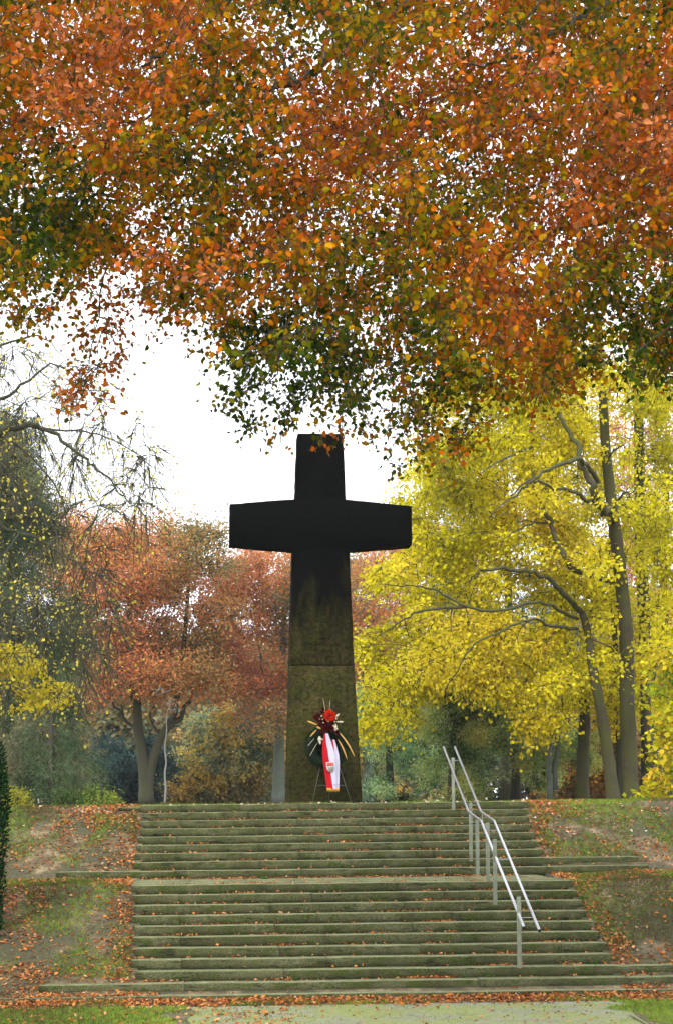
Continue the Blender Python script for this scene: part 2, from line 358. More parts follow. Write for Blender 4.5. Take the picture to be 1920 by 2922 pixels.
# ------------------------------------------------------------ cross
DC = 38.
def frustum_outline(front, dep, y0):
    pass
cross = thing('stone_cross', 'tall dark weathered stone cross with short tapering arms at the top of the steps', 'cross', atY(925, 2293, 4.0))
YC = 4.0
def cp(x, y, dep=0):
    p = atY(x, y, YC); return Vector((p.x, p.y + dep, p.z))
def depth_at(y): return .62 + .42 * max(0, (y - 1577) / 715.)
def slab(mb, pts, bev=.014):
    q = []
    for p, p2 in zip(pts, pts[1:] + pts[:1]):
        m_ = max(1, int(math.dist(p, p2) / 16))
        for i in range(m_):
            j = 0 if i == 0 else .75; q.append((p[0] + (p2[0] - p[0]) * i / m_ + random.uniform(-j, j), p[1] + (p2[1] - p[1]) * i / m_ + random.uniform(-j, j)))
    pts = q
    n = len(pts); c = Vector((0, 0, 0))
    fr = [cp(*p) for p in pts]
    for p in fr: c += p / n
    ins = [p + (c - p).normalized() * bev for p in fr]
    vs = [Vector((p.x, p.y, p.z)) for p in ins] + [Vector((p.x, p.y + bev, p.z)) for p in fr] + [Vector((p.x, p.y + depth_at(q[1]), p.z)) for p, q in zip(fr, pts)]
    fs = [tuple(range(n))]
    for a in (0, n):
        fs += [(a + i, a + n + i, a + n + (i + 1) % n, a + (i + 1) % n) for i in range(n)]
    fs.append(tuple(range(3 * n - 1, 2 * n - 1, -1)))
    mb.add(vs, fs)
def edge(p, q, n):
    return [(p[0] + (q[0] - p[0]) * i / n, p[1] + (q[1] - p[1]) * i / n) for i in range(n)]
mb = MB()
out_base = [(827, 1899.3), (1011, 1899.3), (1034.5, 2300), (821, 2300)]
slab(mb, out_base)
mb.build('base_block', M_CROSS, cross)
mb = MB()
o2 = [(850, 1237), (979, 1237), (987, 1425), (1174, 1444), (1175, 1554), (997, 1567), (1010.5, 1897), (827.5, 1897), (836, 1567), (655, 1552), (656, 1438), (843, 1424)]
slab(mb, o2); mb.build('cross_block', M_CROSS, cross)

# ------------------------------------------------------------ memorial wreath
YW = 3.25
def wp(cx, cy, dy=0.):
    p = atY(780 + .2046 * cx, 1960 + .2046 * cy, YW); return Vector((p.x, p.y + dy, p.z))
wr = thing('memorial_wreath', 'round evergreen wreath with dried flowers and red and white ribbon at the cross foot', 'wreath', wp(760, 1600))
mb = MB()
for a, b in (((660, 1100), (545, 1610)), ((930, 1120), (1080, 1610))):
    mb.tube([wp(*a, .1), wp(*b, -.02)], .008, 6)
mb.tube([wp(612, 1372, .03), wp(1004, 1376, .03)], .006, 6)
mb.tube([wp(790, 900, .14), wp(800, 1605, .5)], .008, 6)
mb.build('stand', plain('wire_stand', (.10, .10, .085), .6, .5), wr)
cW = wp(750, 838, .06); RW = .385
mb = MB(); n = 48
mb.tube([cW + Vector((math.cos(a) * RW, .02 * math.sin(a), math.sin(a) * RW)) for a in np.linspace(0, 2 * math.pi, n)], .110, 10, False)
ring = mb.build('ring', plain('wreath_core', (.008, .016, .008), .9, 0, 30), wr, True)
th = rng.uniform(0, 2 * math.pi, 7000); ph = rng.uniform(0, 2 * math.pi, 7000)
ctr = np.array(cW); rad = np.stack([np.cos(th), 0 * th, np.sin(th)], 1)
nn = rad * np.cos(ph)[:, None] + np.array([0, 1., 0]) * np.sin(ph)[:, None]
P = ctr + rad * RW + nn * rng.uniform(.09, .13, 7000)[:, None]
A = norm(nn + rng.normal(size=(7000, 3)) * .7); cl = palette(rng.random(7000), [(.004, .012, .005), (.008, .026, .009), (.018, .05, .012)])
leaf_mesh('greenery', P, A, rng.normal(size=(7000, 3)), rng.uniform(.03, .055, 7000), .010, cl, M_NEEDLE, wr)
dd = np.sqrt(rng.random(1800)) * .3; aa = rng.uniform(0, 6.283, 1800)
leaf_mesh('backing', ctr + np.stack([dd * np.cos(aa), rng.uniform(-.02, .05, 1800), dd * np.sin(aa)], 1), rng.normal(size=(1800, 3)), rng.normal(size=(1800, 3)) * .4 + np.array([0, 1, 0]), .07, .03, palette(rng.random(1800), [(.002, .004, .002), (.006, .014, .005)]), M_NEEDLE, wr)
def petals(name, c, r, n, cols, flat=.3, wide=.35, seed=0, mat=None, tilt=None):
    r_ = np.random.default_rng(seed); d = norm(r_.normal(size=(n, 3)) * np.array([1, .6, 1]) + np.array([0, -.35, 0]))
    P = np.array(c) + d * r * .12
    return leaf_mesh(name, P, d, r_.normal(size=(n, 3)), r * r_.uniform(.7, 1.1, n), r * wide, palette(r_.random(n), cols), mat or M_DRY, wr, True)
red = [(.55, .01, .004), (.75, .05, .01), (.45, .0, .0)]; wine = [(.07, .006, .006), (.13, .01, .01), (.04, .01, .006)]
petals('red_flower', wp(775, 405, -.14), .145, 150, red, seed=1, wide=.2)
for i, (cx, cy, r) in enumerate([(690, 545, .085), (610, 430, .085), (760, 545, .09), (830, 600, .07), (650, 480, .07), (740, 480, .08), (700, 620, .07), (880, 640, .06), (820, 500, .07)]):
    petals('dark_rose', wp(cx, cy, -.08), r * 1.25, 70, wine, seed=10 + i, wide=.45)
petals('dark_plume', wp(690, 330, -.05), .10, 60, [(.03, .008, .006), (.06, .012, .01)], seed=30, wide=.15)
tan = plain('dried_pod', (.50, .28, .07), .75, 0, 25); cream = plain('dried_petal', (.62, .52, .36), .75, 0, 25); pale = plain('dried_leaf', (.50, .48, .36), .75, 0, 30)
def blade(name, a, b, w, m, bend=0.):
    a = wp(*a, -.1); b = wp(*b, -.14); n = 9; t = (b - a); s = t.cross(Vector((0, 1, 0))).normalized(); vs = []; fs = []
    for i in range(n):
        u = i / (n - 1); ww = w * math.sin(math.pi * (.12 + .86 * u)) ** .7; c = a + t * u + s * bend * math.sin(math.pi * u)
        vs += [c - s * ww, c + Vector((0, -.3 * ww, 0)), c + s * ww, c + Vector((0, .35 * ww, 0))]
    for i in range(n - 1):
        for k in range(4): fs.append((i * 4 + k, i * 4 + (k + 1) % 4, i * 4 + 4 + (k + 1) % 4, i * 4 + 4 + k))
    mb = MB(); mb.add(vs, fs + [(0, 1, 2, 3), (n * 4 - 1, n * 4 - 2, n * 4 - 3, n * 4 - 4)]); return mb.build(name, m, wr)
blade('seed_pod', (905, 630), (1122, 975), .019, tan, .03); blade('seed_pod', (895, 735), (1018, 1015), .019, tan, .02)
blade('seed_pod', (475, 480), (608, 535), .022, tan); blade('seed_pod', (512, 695), (600, 600), .018, tan); blade('seed_pod', (600, 560), (660, 590), .025, tan)
blade('twig', (480, 825), (568, 720), .005, cream); blade('twig', (505, 965), (612, 775), .005, cream); blade('twig', (690, 160), (732, 440), .004, cream); blade('twig', (803, 310), (795, 380), .004, cream); blade('twig', (788, 190), (775, 330), .003, cream)
blade('dried_leaf', (640, 690), (650, 805), .040, pale); blade('dried_leaf', (690, 735), (610, 735), .030, pale); blade('dried_leaf', (860, 430), (912, 380), .026, pale)
blade('dried_leaf', (900, 495), (970, 490), .022, pale); blade('dried_leaf', (855, 515), (855, 620), .042, cream); blade('dried_leaf', (820, 540), (890, 600), .03, cream)
for cx, cy, s in ((665, 412, .018), (640, 455, .014), (680, 460, .015), (760, 490, .018), (735, 468, .014), (868, 450, .022), (850, 492, .020), (890, 492, .022), (690, 505, .018)):
    mb = MB(); c = wp(cx, cy, -.16)
    rr = [0.2, .75, 1., .75, .2]; mb.tube([c + Vector((0, 0, (i - 2) * .4 * s)) for i in range(5)], [r * s for r in rr], 8); mb.build('berry', cream, wr, True)
# ribbon
rb = MB(); wb = MB(); wob = lambda x, y: .012 * math.sin(x / 23.) + .008 * math.sin(y / 60.)
def strip(mb, rws, dy):
    vs = []; fs = []; m = 5
    R2 = []
    for i in range(len(rws) - 1):
        for s in range(4):
            t = s / 4; R2.append([a + (b - a) * t for a, b in zip(rws[i], rws[i + 1])])
    R2.append(rws[-1])
    for (y, l, r) in R2:
        for j in range(m):
            x = l + (r - l) * j / (m - 1); vs.append(wp(x, y, dy + wob(x, y)))
    for i in range(len(R2) - 1):
        for j in range(m - 1): fs.append((i * m + j, i * m + j + 1, (i + 1) * m + j + 1, (i + 1) * m + j))
    n = len(vs); vs += [v + Vector((0, .002, 0)) for v in vs]; mb.add(vs, fs + [tuple(i + n for i in f[::-1]) for f in fs])
strip(rb, [(660, 697, 716), (780, 678, 728), (900, 672, 752), (1060, 685, 775), (1200, 705, 790), (1425, 735, 822)], -.20)
strip(wb, [(655, 716, 755), (780, 728, 800), (900, 752, 835), (1060, 775, 862), (1200, 790, 868), (1425, 822, 866)], -.20)
strip(rb, [(740, 800, 822), (850, 806, 838), (955, 834, 842)], -.17)
strip(wb, [(740, 822, 845), (850, 838, 880), (950, 842, 906), (1060, 850, 915), (1200, 858, 912), (1425, 850, 908)], -.17)
M_RED = plain('red_satin', (.36, .0, .006), .45); M_WHITE = plain('white_satin', (.44, .42, .53), .45)
ro = rb.build('red_ribbon', M_RED, wr, True); wo = wb.build('white_ribbon', M_WHITE, wr, True)
fr = MB()
for x in np.arange(740, 906, 4.0):
    fr.tube([wp(x, 1412, -.205), wp(x + random.uniform(-3, 3), 1466 + random.uniform(-8, 4), -.205 + random.uniform(-.01, .01))], .0035, 4)
fr.build('fringe', plain('gold_thread', (.55, .30, .04), .5, .2), wr)
ln = MB(); a, b = wp(824, 1370, -.225), wp(908, 1368, -.225); ln.box((a + b) / 2, ((b - a).length, .002, .006)); ln.build('blue_line', plain('blue_print', (.02, .03, .25), .5), wr)
# coat of arms on the ribbon
def poly(mb, pts, dy, th=.003):
    vs = [wp(x, y, dy) for x, y in pts]; n = len(vs); vs += [v + Vector((0, th, 0)) for v in vs]
    mb.add(vs, [tuple(range(n)), tuple(range(2 * n - 1, n - 1, -1))] + [(i, i + n, (i + 1) % n + n, (i + 1) % n) for i in range(n)])
sh = MB(); poly(sh, [(725, 1056), (828, 1054), (833, 1130), (828, 1160), (812, 1180), (790, 1190), (762, 1184), (742, 1165), (731, 1135)], -.232); sho = sh.build('shield', plain('shield_white', (.50, .50, .46), .5), ro)
sr = MB(); poly(sr, [(733, 1062), (824, 1060), (827, 1100), (737, 1110)], -.235)
sr.build('shield_top', plain('shield_red', (.50, .03, .04), .5), ro)
cw = MB()
for i, x in enumerate((752, 780, 808)):
    y = 1092 - i * 1.5
    poly(cw, [(x - 9, y + 4), (x - 11, y - 14), (x - 5, y - 6), (x, y - 18), (x + 5, y - 6), (x + 11, y - 14), (x + 9, y + 4)], -.238, .002)
cw.build('crowns', plain('crown_pink', (.50, .16, .14), .5), ro)
dr = MB()
for row, (y, xs_) in enumerate(((1122, (750, 768, 786, 804, 821)), (1143, (762, 780, 798, 815)), (1163, (773, 810)))):
    for x in xs_: poly(dr, [(x - 1, y - 8), (x + 5, y), (x + 3, y + 6), (x - 3, y + 6), (x - 5, y)], -.238, .002)
dr.build('flames', M_BLACK, ro)

# ------------------------------------------------------------ handrail
rail = thing('handrail', 'double steel tube handrail on square posts running down the right side of the steps', 'handrail', at(1413, 2574, 28.3))
posts = [(1291.5, 2162, 1293, 2312, 33.85), (1340.5, 2291, 1343.5, 2452, 31.75), (1360, 2339, 1362, 2498, 31.1), (1388.5, 2347.5, 1392.6, 2515, 29.2), (1408.5, 2394.6, 1414, 2575, 28.1), (1478, 2559, 1482, 2755, 26.15)]
def railpts(s):
    if s == 0: px = [(1265, 2132, 34.5), (1335, 2315, 31.3), (1372, 2343, 29.5), (1494, 2647, 25.7)]
    else: px = [(1297, 2132, 34.5), (1370.5, 2315, 31.3), (1409, 2343, 29.5), (1538, 2655, 25.7)]
    return [at(*p) for p in px]
RP = [railpts(0), railpts(1)]
def on_rail(s, z_or_y):
    P = RP[s]
    for a, b in zip(P[:-1], P[1:]):
        if min(a.y, b.y) <= z_or_y <= max(a.y, b.y): return a + (b - a) * ((z_or_y - a.y) / (b.y - a.y))
    return P[0]
for (xt, yt, xb, yb, D) in posts:
    b = at(xb, yb, D); t = at(xt, yt, D); t = Vector((t.x, b.y, t.z)); b = b - Vector((0, 0, .04)); c = (b + t) / 2
    mb = MB(); mb.box(c, (.064, .05, (t - b).length)); p = mb.build('post', M_POST, rail)
    bm_ = p.modifiers.new('bevel', 'BEVEL'); bm_.width = .004; bm_.segments = 2
    for s in (0, 1):
        r = on_rail(s, t.y); st = Vector((t.x + (.032 if s else -.032), t.y, min(t.z - .045, r.z - .03)))
        if (r - st).length > .4: st = Vector((st.x, t.y, t.z - .06))
        mb = MB(); mb.tube(spline([st, Vector((r.x - (.02 if s else -.02), r.y, st.z)), Vector((r.x, r.y, st.z + .012)), r - Vector((0, 0, .01))], 3), .006, 6); mb.build('bracket', M_STEEL, rail, True)
for s in (0, 1):
    P = RP[s]; pts = [P[0]]
    for i in (1, 2):
        d0 = (P[i - 1] - P[i]).normalized(); d1 = (P[i + 1] - P[i]).normalized(); pts += [P[i] + d0 * .04, P[i] + (d0 + d1) * .006, P[i] + d1 * .04]
    pts.append(P[3]); mb = MB(); mb.tube(pts, .0225, 14); o = mb.build('rail', M_STEEL, rail, True)
    d = (P[3] - P[2]).normalized(); mb = MB(); mb.tube([P[3] - d * .01, P[3] + d * .022], .0235, 14); mb.build('end_cap', M_BLACK, o, True)

# ------------------------------------------------------------ trees
def leafset(C, Odir, per, L, droop, spread, twigs=6, jit=.05):
    """leaves along short twigs round clump centres C; returns leaf positions, axes, clump index and twig segments"""
    n = len(C); m = twigs
    d = norm(Odir[:, None, :] * .7 + rng.normal(size=(n, m, 3)) * spread * np.array([1, 1, .6]) + np.array([0, 0, -droop]))
    Ls = np.reshape(L, (-1, 1)) * rng.uniform(.5, 1.2, (n, m))
    k = max(1, per // m)
    u = rng.uniform(.05, 1.05, (n, m, k))
    P = C[:, None, None, :] + d[:, :, None, :] * (Ls[:, :, None] * u)[..., None] + np.array([0, 0, -1.]) * (droop * .35 * (Ls[:, :, None] * u) ** 1.6)[..., None]
    P = P + rng.normal(size=P.shape) * jit
    A = norm(d[:, :, None, :] * .5 + rng.normal(size=P.shape) * .6 + np.array([0, 0, -droop * .5]))
    ci = np.broadcast_to(np.arange(n)[:, None, None], (n, m, k)).reshape(-1)
    E = C[:, None, :] + d * Ls[..., None] + np.array([0, 0, -1.]) * (droop * .35 * Ls ** 1.6)[..., None]
    C2 = np.broadcast_to(C[:, None, :], E.shape)
    return P.reshape(-1, 3), A.reshape(-1, 3), ci, C2.reshape(-1, 3), E.reshape(-1, 3)
def connect(C, nodes, nrad, thick=.011, up=.12, rmin=.004, order=None):
    """grow branches from the limb nodes to every clump centre, nearest first"""
    nodes = [np.asarray(nodes)]; nr = [np.asarray(nrad)]; N = np.concatenate(nodes); R = np.concatenate(nr)
    d0 = np.array([np.min(((N - c) ** 2).sum(1)) for c in C]); odr = np.argsort(d0)
    S0, S1, r0, r1, out = [], [], [], [], np.zeros_like(C)
    buf = np.zeros((len(N) + len(C) * 6, 3)); rb_ = np.zeros(len(buf)); buf[:len(N)] = N; rb_[:len(N)] = R; cnt = len(N)
    for i in odr:
        c = C[i]; dd = ((buf[:cnt] - c) ** 2).sum(1) - np.minimum(rb_[:cnt], .08) * 4 * 0; j = int(np.argmin(dd)); a = buf[j]; D = math.sqrt(max(dd[j], 1e-6))
        ra = min(rb_[j] * .75, rmin + thick * D); ra = max(ra, rmin * 1.1); ns = 5; v = c - a
        side = rng.normal(size=3) * D * .07; prev = a; pr = ra
        for k in range(1, ns + 1):
            t = k / ns; p = a + v * t + (side + np.array([0, 0, up * D])) * math.sin(math.pi * t); r = ra + (rmin - ra) * t
            S0.append(prev); S1.append(p); r0.append(pr); r1.append(r); prev = p; pr = r; buf[cnt] = p; rb_[cnt] = r; cnt += 1
        out[i] = v / (D + 1e-6)
    return np.array(S0), np.array(S1), np.array(r0), np.array(r1), norm(out)
def limb_nodes(limbs):
    N, R = [], []
    for pts, r0, r1 in limbs:
        sp = spline(pts, 6)
        for i, p in enumerate(sp): N.append(p); R.append(r0 + (r1 - r0) * i / (len(sp) - 1))
    return np.array([list(p) for p in N]), np.array(R)
def tree(name, label, cat, base, trunks, limbs, C, per, leaf, pal, barkm, leafm=None, group=None, L=.5, droop=.3, spread=.6, twigs=6, jit=.05, colfn=None,
         colscale=1.6, camp=.30, ljit=.13, thick=.011, up=.12, fine=False, nb=.6, twigr=.0025, leafname='crown', maxlen=None, seed=0, rmin=.004, vj=.22, keep=None):
    t = thing(name, label, cat, base, group)
    for pts, r0, r1 in trunks:
        sp = spline(pts, 5); n = len(sp); mb = MB()
        rad = [(r0 + (r1 - r0) * i / (n - 1)) * (1 + .25 * max(0, 1 - i / 2.5) * (1 if r0 > .1 else 0)) for i in range(n)]
        mb.tube(sp, rad, 12, True, .10); mb.build('trunk', barkm, t, True)
    nodes, nrad = limb_nodes(trunks + limbs)
    if trunks:    # do not branch from the bottom of the trunk
        zlim = C[:, 2].min() - .5; k = nodes[:, 2] > zlim; 
        if k.sum() > 3: nodes, nrad = nodes[k], nrad[k]
    S0, S1, r0, r1, O = connect(C, nodes, nrad, thick, up, rmin)
    for pts, a, b in limbs:
        sp = [p + Vector(rng.normal(size=3)) * (a * .35 if 0 < i_ else 0) for i_, p in enumerate(spline(pts, 6))]; n = len(sp); mb = MB(); mb.tube(sp, [a + (b - a) * i / (n - 1) for i in range(n)], 8, True, .12); mb.build('limb', barkm, t, True)
    P, A, ci, T0, T1 = leafset(C, O, per, L, droop, spread, twigs, jit)
    if keep is not None: kk_ = rng.random(len(P)) < keep[ci]; P, A, ci = P[kk_], A[kk_], ci[kk_]
    sg = (np.concatenate([S0, T0]), np.concatenate([S1, T1]), np.concatenate([r0, np.full(len(T0), twigr * 1.4)]), np.concatenate([r1, np.full(len(T0), twigr * .6)]), 4, barkm)
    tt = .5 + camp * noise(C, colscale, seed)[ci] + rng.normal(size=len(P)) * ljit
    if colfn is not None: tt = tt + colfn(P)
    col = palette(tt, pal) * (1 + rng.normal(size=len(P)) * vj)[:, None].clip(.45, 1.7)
    N = rng.normal(size=P.shape) + np.array([0, 0, nb])
    s = leaf[0] * rng.uniform(.7, 1.2, len(P))
    leaf_mesh(leafname, P, A, N, s, s * leaf[1], col, leafm or M_LEAF, t, fine, sg)
    return t
def sample(poly, n, D0, D1, holes=(), hp=.9, keep=None):
    poly = [(x * K, y * K) for x, y in poly]; xs = [p[0] for p in poly]; ys = [p[1] for p in poly]; got = []; tot = 0
    while tot < n:
        x = rng.uniform(min(xs), max(xs), n * 2); y = rng.uniform(min(ys), max(ys), n * 2); k = inpoly(x, y, poly)
        pr = np.ones(len(x))
        for hx, hy, sx, sy in holes: pr *= 1 - hp * np.exp(-(((x / K - hx) / sx) ** 2 + ((y / K - hy) / sy) ** 2) * 1.2)
        k &= rng.random(len(x)) < pr; x, y = x[k], y[k]; D = (rng.uniform(D0 ** 3, D1 ** 3, len(x))) ** (1 / 3)
        got.append(atn(x, y, D)); tot += len(x)
    return np.concatenate(got)[:n]

def boughs(poly, m, n, D0, D1, sx, sz, holes=(), hp=.9):
    B = sample(poly, m, D0, D1, holes, hp); k = rng.integers(0, m, n); sc = rng.uniform(.6, 1.3, m)[k][:, None]
    d = rng.normal(size=(n, 3)); d = norm(d) * np.abs(rng.normal(.75, .3, n))[:, None]
    P = B[k] + d * np.array([sx, sx, sz]) * sc; P[:, 2] -= (np.hypot(d[:, 0], d[:, 1]) ** 2) * sz * .7
    return P
# --- copper beech hanging over the foreground
TB = Vector((7.2, -17.0, 0)); 
beech_pal = [(.028, .054, .004), (.074, .100, .004), (.165, .155, .003), (.32, .215, .003), (.44, .190, .003), (.50, .130, .004), (.50, .100, .010), (.56, .20, .07)]
dense = [(-420, -320), (2000, -320), (2000, 900), (1564, 870), (1500, 840), (1400, 790), (1320, 810), (1250, 870), (1180, 860), (1120, 880), (1080, 930), (1040, 970), (980, 920), (950, 840), (900, 830),
         (860, 900), (800, 930), (740, 955), (680, 930), (600, 900), (560, 850), (520, 770), (480, 730), (440, 740), (400, 700), (360, 660), (300, 650), (230, 660), (180, 640), (130, 650), (60, 680), (0, 690), (-420, 690)]
holes = [(700, 110, 95, 70), (1050, 350, 45, 45), (890, 455, 60, 50), (865, 600, 32, 70), (780, 490, 40, 40), (480, 60, 55, 30), (620, 640, 50, 40), (1440, 800, 45, 40), (880, 700, 28, 45),
         (560, 400, 34, 20), (360, 540, 40, 25), (140, 235, 35, 15), (930, 170, 60, 20), (1180, 70, 25, 25), (640, 190, 50, 15), (100, 620, 50, 30), (700, 730, 35, 30), (1390, 60, 30, 25), (300, 300, 30, 15), (420, 330, 25, 20), (960, 380, 30, 20)]
dense = [(x, y - 34 if y > 0 else y) for x, y in dense]
C1 = sample(dense, 3700, 13., 21., holes, .97)
fringe1 = [(0, 640), (180, 640), (250, 690), (330, 700), (310, 800), (300, 860), (240, 960), (160, 975), (200, 860), (170, 790), (90, 810), (0, 760)]
fringe2 = [(330, 700), (520, 780), (560, 900), (600, 940), (560, 960), (520, 905), (470, 850), (430, 800), (380, 790), (330, 760)]
fringe3 = [(530, 900), (640, 930), (740, 960), (860, 930), (900, 860), (960, 860), (1000, 1000), (1080, 960), (1150, 880), (1330, 850), (1564, 850), (1564, 910), (1300, 930), (1250, 980), (1130, 960), (1080, 1060), (1000, 1090), (950, 1080), (880, 1000), (850, 1030), (780, 1030), (720, 1000), (640, 1020), (590, 1030), (530, 960)]
C2 = np.concatenate([sample([(x, y - 45) for x, y in fringe1], 48, 14.5, 18.), sample([(x, y - 60) for x, y in fringe2], 12, 14.5, 18.), sample([(x, y - 45) for x, y in fringe3], 110, 14., 19.)])
tips = np.array([list(Q(x, y - 18, D)) for x, y, D in [(205, 905, 16), (195, 930, 16), (150, 930, 16), (235, 945, 16), (170, 955, 16.2), (290, 830, 16), (360, 800, 16), (470, 830, 16), (530, 950, 16), (585, 1010, 16), (655, 1020, 16.3), (730, 1000, 16), (745, 1030, 16), (770, 1005, 16),
        (835, 1015, 16), (900, 1085, 17), (930, 1100, 17), (960, 1090, 17), (1030, 1100, 17), (1090, 1050, 17), (1235, 985, 17), (1000, 1050, 17), (1520, 900, 17)]])
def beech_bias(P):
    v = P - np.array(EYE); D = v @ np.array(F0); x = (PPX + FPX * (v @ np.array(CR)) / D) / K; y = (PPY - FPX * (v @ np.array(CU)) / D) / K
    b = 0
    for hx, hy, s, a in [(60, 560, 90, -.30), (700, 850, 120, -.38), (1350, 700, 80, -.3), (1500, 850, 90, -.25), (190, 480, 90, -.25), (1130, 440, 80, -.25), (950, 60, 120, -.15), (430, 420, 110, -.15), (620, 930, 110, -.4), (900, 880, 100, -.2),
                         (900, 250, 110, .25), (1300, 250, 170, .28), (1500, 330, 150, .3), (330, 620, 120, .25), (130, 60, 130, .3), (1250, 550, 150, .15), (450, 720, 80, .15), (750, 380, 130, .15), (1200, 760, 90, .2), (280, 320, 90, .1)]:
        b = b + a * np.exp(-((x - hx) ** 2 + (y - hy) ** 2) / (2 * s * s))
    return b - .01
bl = [([TB + Vector((0, 0, 9)), Q(1750, -250, 17), Q(1200, -250, 17), Q(900, -180, 17), Q(640, -90, 17), Q(525, 0, 16.5), Q(450, 60, 16), Q(400, 98, 15.5), Q(330, 160, 15)], .17, .02),
      ([TB + Vector((0, 0, 8)), Q(1650, -50, 18), Q(1300, -90, 17.5), Q(1050, -40, 17), Q(800, 100, 16), Q(740, 150, 15.5), Q(690, 190, 15), Q(600, 205, 15), Q(450, 240, 15), Q(200, 300, 15)], .15, .015),
      ([Q(690, 190, 15), Q(668, 165, 15), Q(655, 125, 15.2), Q(638, 75, 15.3)], .04, .008), ([Q(660, 140, 15), Q(690, 120, 15), Q(715, 95, 15)], .02, .006), ([Q(690, 190, 15), Q(735, 155, 15), Q(765, 120, 15)], .03, .008),
      ([TB + Vector((0, 0, 7.4)), Q(1600, 60, 17), Q(1420, 12, 16), Q(1320, 52, 15.5), Q(1200, 130, 15), Q(1080, 160, 15)], .12, .012), ([Q(1500, 30, 16), Q(1330, -40, 16), Q(1210, 45, 15.5), Q(1150, 0, 15.5)], .05, .012),
      ([TB + Vector((0, 0, 6.2)), Q(1650, 320, 18), Q(1480, 250, 17.5), Q(1300, 268, 17), Q(1000, 300, 17), Q(700, 340, 16.5), Q(500, 380, 16), Q(280, 402, 15.5), Q(60, 450, 15.5)], .14, .015),
      ([Q(310, 392, 15.3), Q(270, 408, 15.2)], .045, .035),
      ([TB + Vector((0, 0, 5.6)), Q(1600, 560, 17), Q(1400, 520, 17), Q(1200, 560, 16.5), Q(900, 640, 16.5), Q(700, 800, 16), Q(620, 900, 16)], .11, .01),
      ([Q(500, 380, 16), Q(350, 520, 16), Q(250, 620, 16), Q(225, 760, 16), Q(195, 900, 16)], .035, .005)]
bl = [([p if i == 0 and (p - TB).length < 12 else EYE + (p - EYE) * 1.07 for i, p in enumerate(a)], r * .5, r2 * .6) for a, r, r2 in bl]
Call = np.concatenate([C1, C2, tips]); LL = np.concatenate([np.full(len(C1), .42), np.full(len(C2), .30), np.full(len(tips), .20)])
keepc = np.concatenate([np.ones(len(C1)), np.full(len(C2), .42), np.full(len(tips), .22)])
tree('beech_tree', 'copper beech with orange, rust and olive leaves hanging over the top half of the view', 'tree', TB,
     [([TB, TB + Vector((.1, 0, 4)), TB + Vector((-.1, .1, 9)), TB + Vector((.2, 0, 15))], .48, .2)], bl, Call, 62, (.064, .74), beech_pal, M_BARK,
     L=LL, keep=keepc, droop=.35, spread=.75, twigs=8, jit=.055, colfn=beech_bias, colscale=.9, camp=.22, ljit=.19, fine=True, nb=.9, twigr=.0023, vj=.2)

# --- yellow lime trees, right
lime_pal = [(.38, .35, .015), (.56, .51, .015), (.70, .62, .02), (.75, .64, .03), (.76, .60, .05)]
lime_all = [(850, 1500), (835, 1430), (880, 1360), (920, 1230), (955, 1150), (970, 1050), (1000, 960), (1060, 860), (1200, 800), (1400, 760), (1564, 740), (1564, 1500), (1500, 1640), (1420, 1600), (1340, 1640), (1290, 1690), (1240, 1640), (1190, 1600), (1100, 1600), (1010, 1580), (950, 1640), (905, 1690), (870, 1680), (845, 1600)]
lh = [(1060, 1180, 40, 30), (1150, 1320, 60, 25), (1010, 1360, 60, 30), (1290, 1180, 50, 40), (1100, 1480, 50, 25), (1430, 1200, 40, 60), (1180, 1120, 60, 30), (960, 1500, 40, 25), (1250, 1420, 50, 30), (1350, 1100, 50, 30), (1100, 1000, 50, 25), (1000, 1250, 30, 20), (1400, 1450, 40, 60), (1080, 1400, 40, 18), (1220, 1260, 50, 18), (1320, 1330, 40, 25), (1480, 1100, 25, 60), (1200, 950, 50, 20), (1180, 1530, 30, 16)]
def px_of(P):
    v = P - np.array(EYE); D = v @ np.array(F0); return (PPX + FPX * (v @ np.array(CR)) / D) / K, (PPY - FPX * (v @ np.array(CU)) / D) / K
CL = boughs(lime_all, 330, 1500, 43.8, 51.5, .62, .26, lh, .9)
xq, yq = px_of(CL)
Dq = (CL - np.array(EYE)) @ np.array(F0)
def corridor(x, y, D, line, wdt, Dt):
    ys = [p[1] for p in line][::-1]; xs = [p[0] for p in line][::-1]
    return (np.abs(x - np.interp(y, ys, xs)) < wdt) & (D < Dt + .4) & (y > ys[0])
cut = corridor(xq, yq, Dq, [(1426, 1867), (1400, 1680), (1388, 1617), (1365, 1470), (1350, 1420)], 33, 46) | corridor(xq, yq, Dq, [(1464, 1867), (1456, 1630), (1454, 1470), (1440, 1330), (1412, 1100), (1400, 900)], 34, 46.5) | (corridor(xq, yq, Dq, [(1506, 1867), (1506, 1700), (1496, 1424), (1487, 1236), (1485, 1000)], 22, 52) & (rng.random(len(xq)) < .9))
cut &= rng.random(len(xq)) < .96
CL, xq, yq, Dq = CL[~cut], xq[~cut], yq[~cut], Dq[~cut]
own = np.where((xq > 1455) & (rng.random(len(xq)) < .8), 2, np.where((yq > 1330) & (xq < 1400), 0, 1))
b1 = at(1751, 2296, 46); b2 = at(1797, 2296, 46.5); b3 = at(1846, 2296, 51)
T1 = [([b1, at(1737, 2180, 46), at(1719, 2061, 46), at(1705, 1985, 46), at(1689, 1900, 46), at(1676, 1805, 46), at(1659, 1748, 46)], .19, .10)]
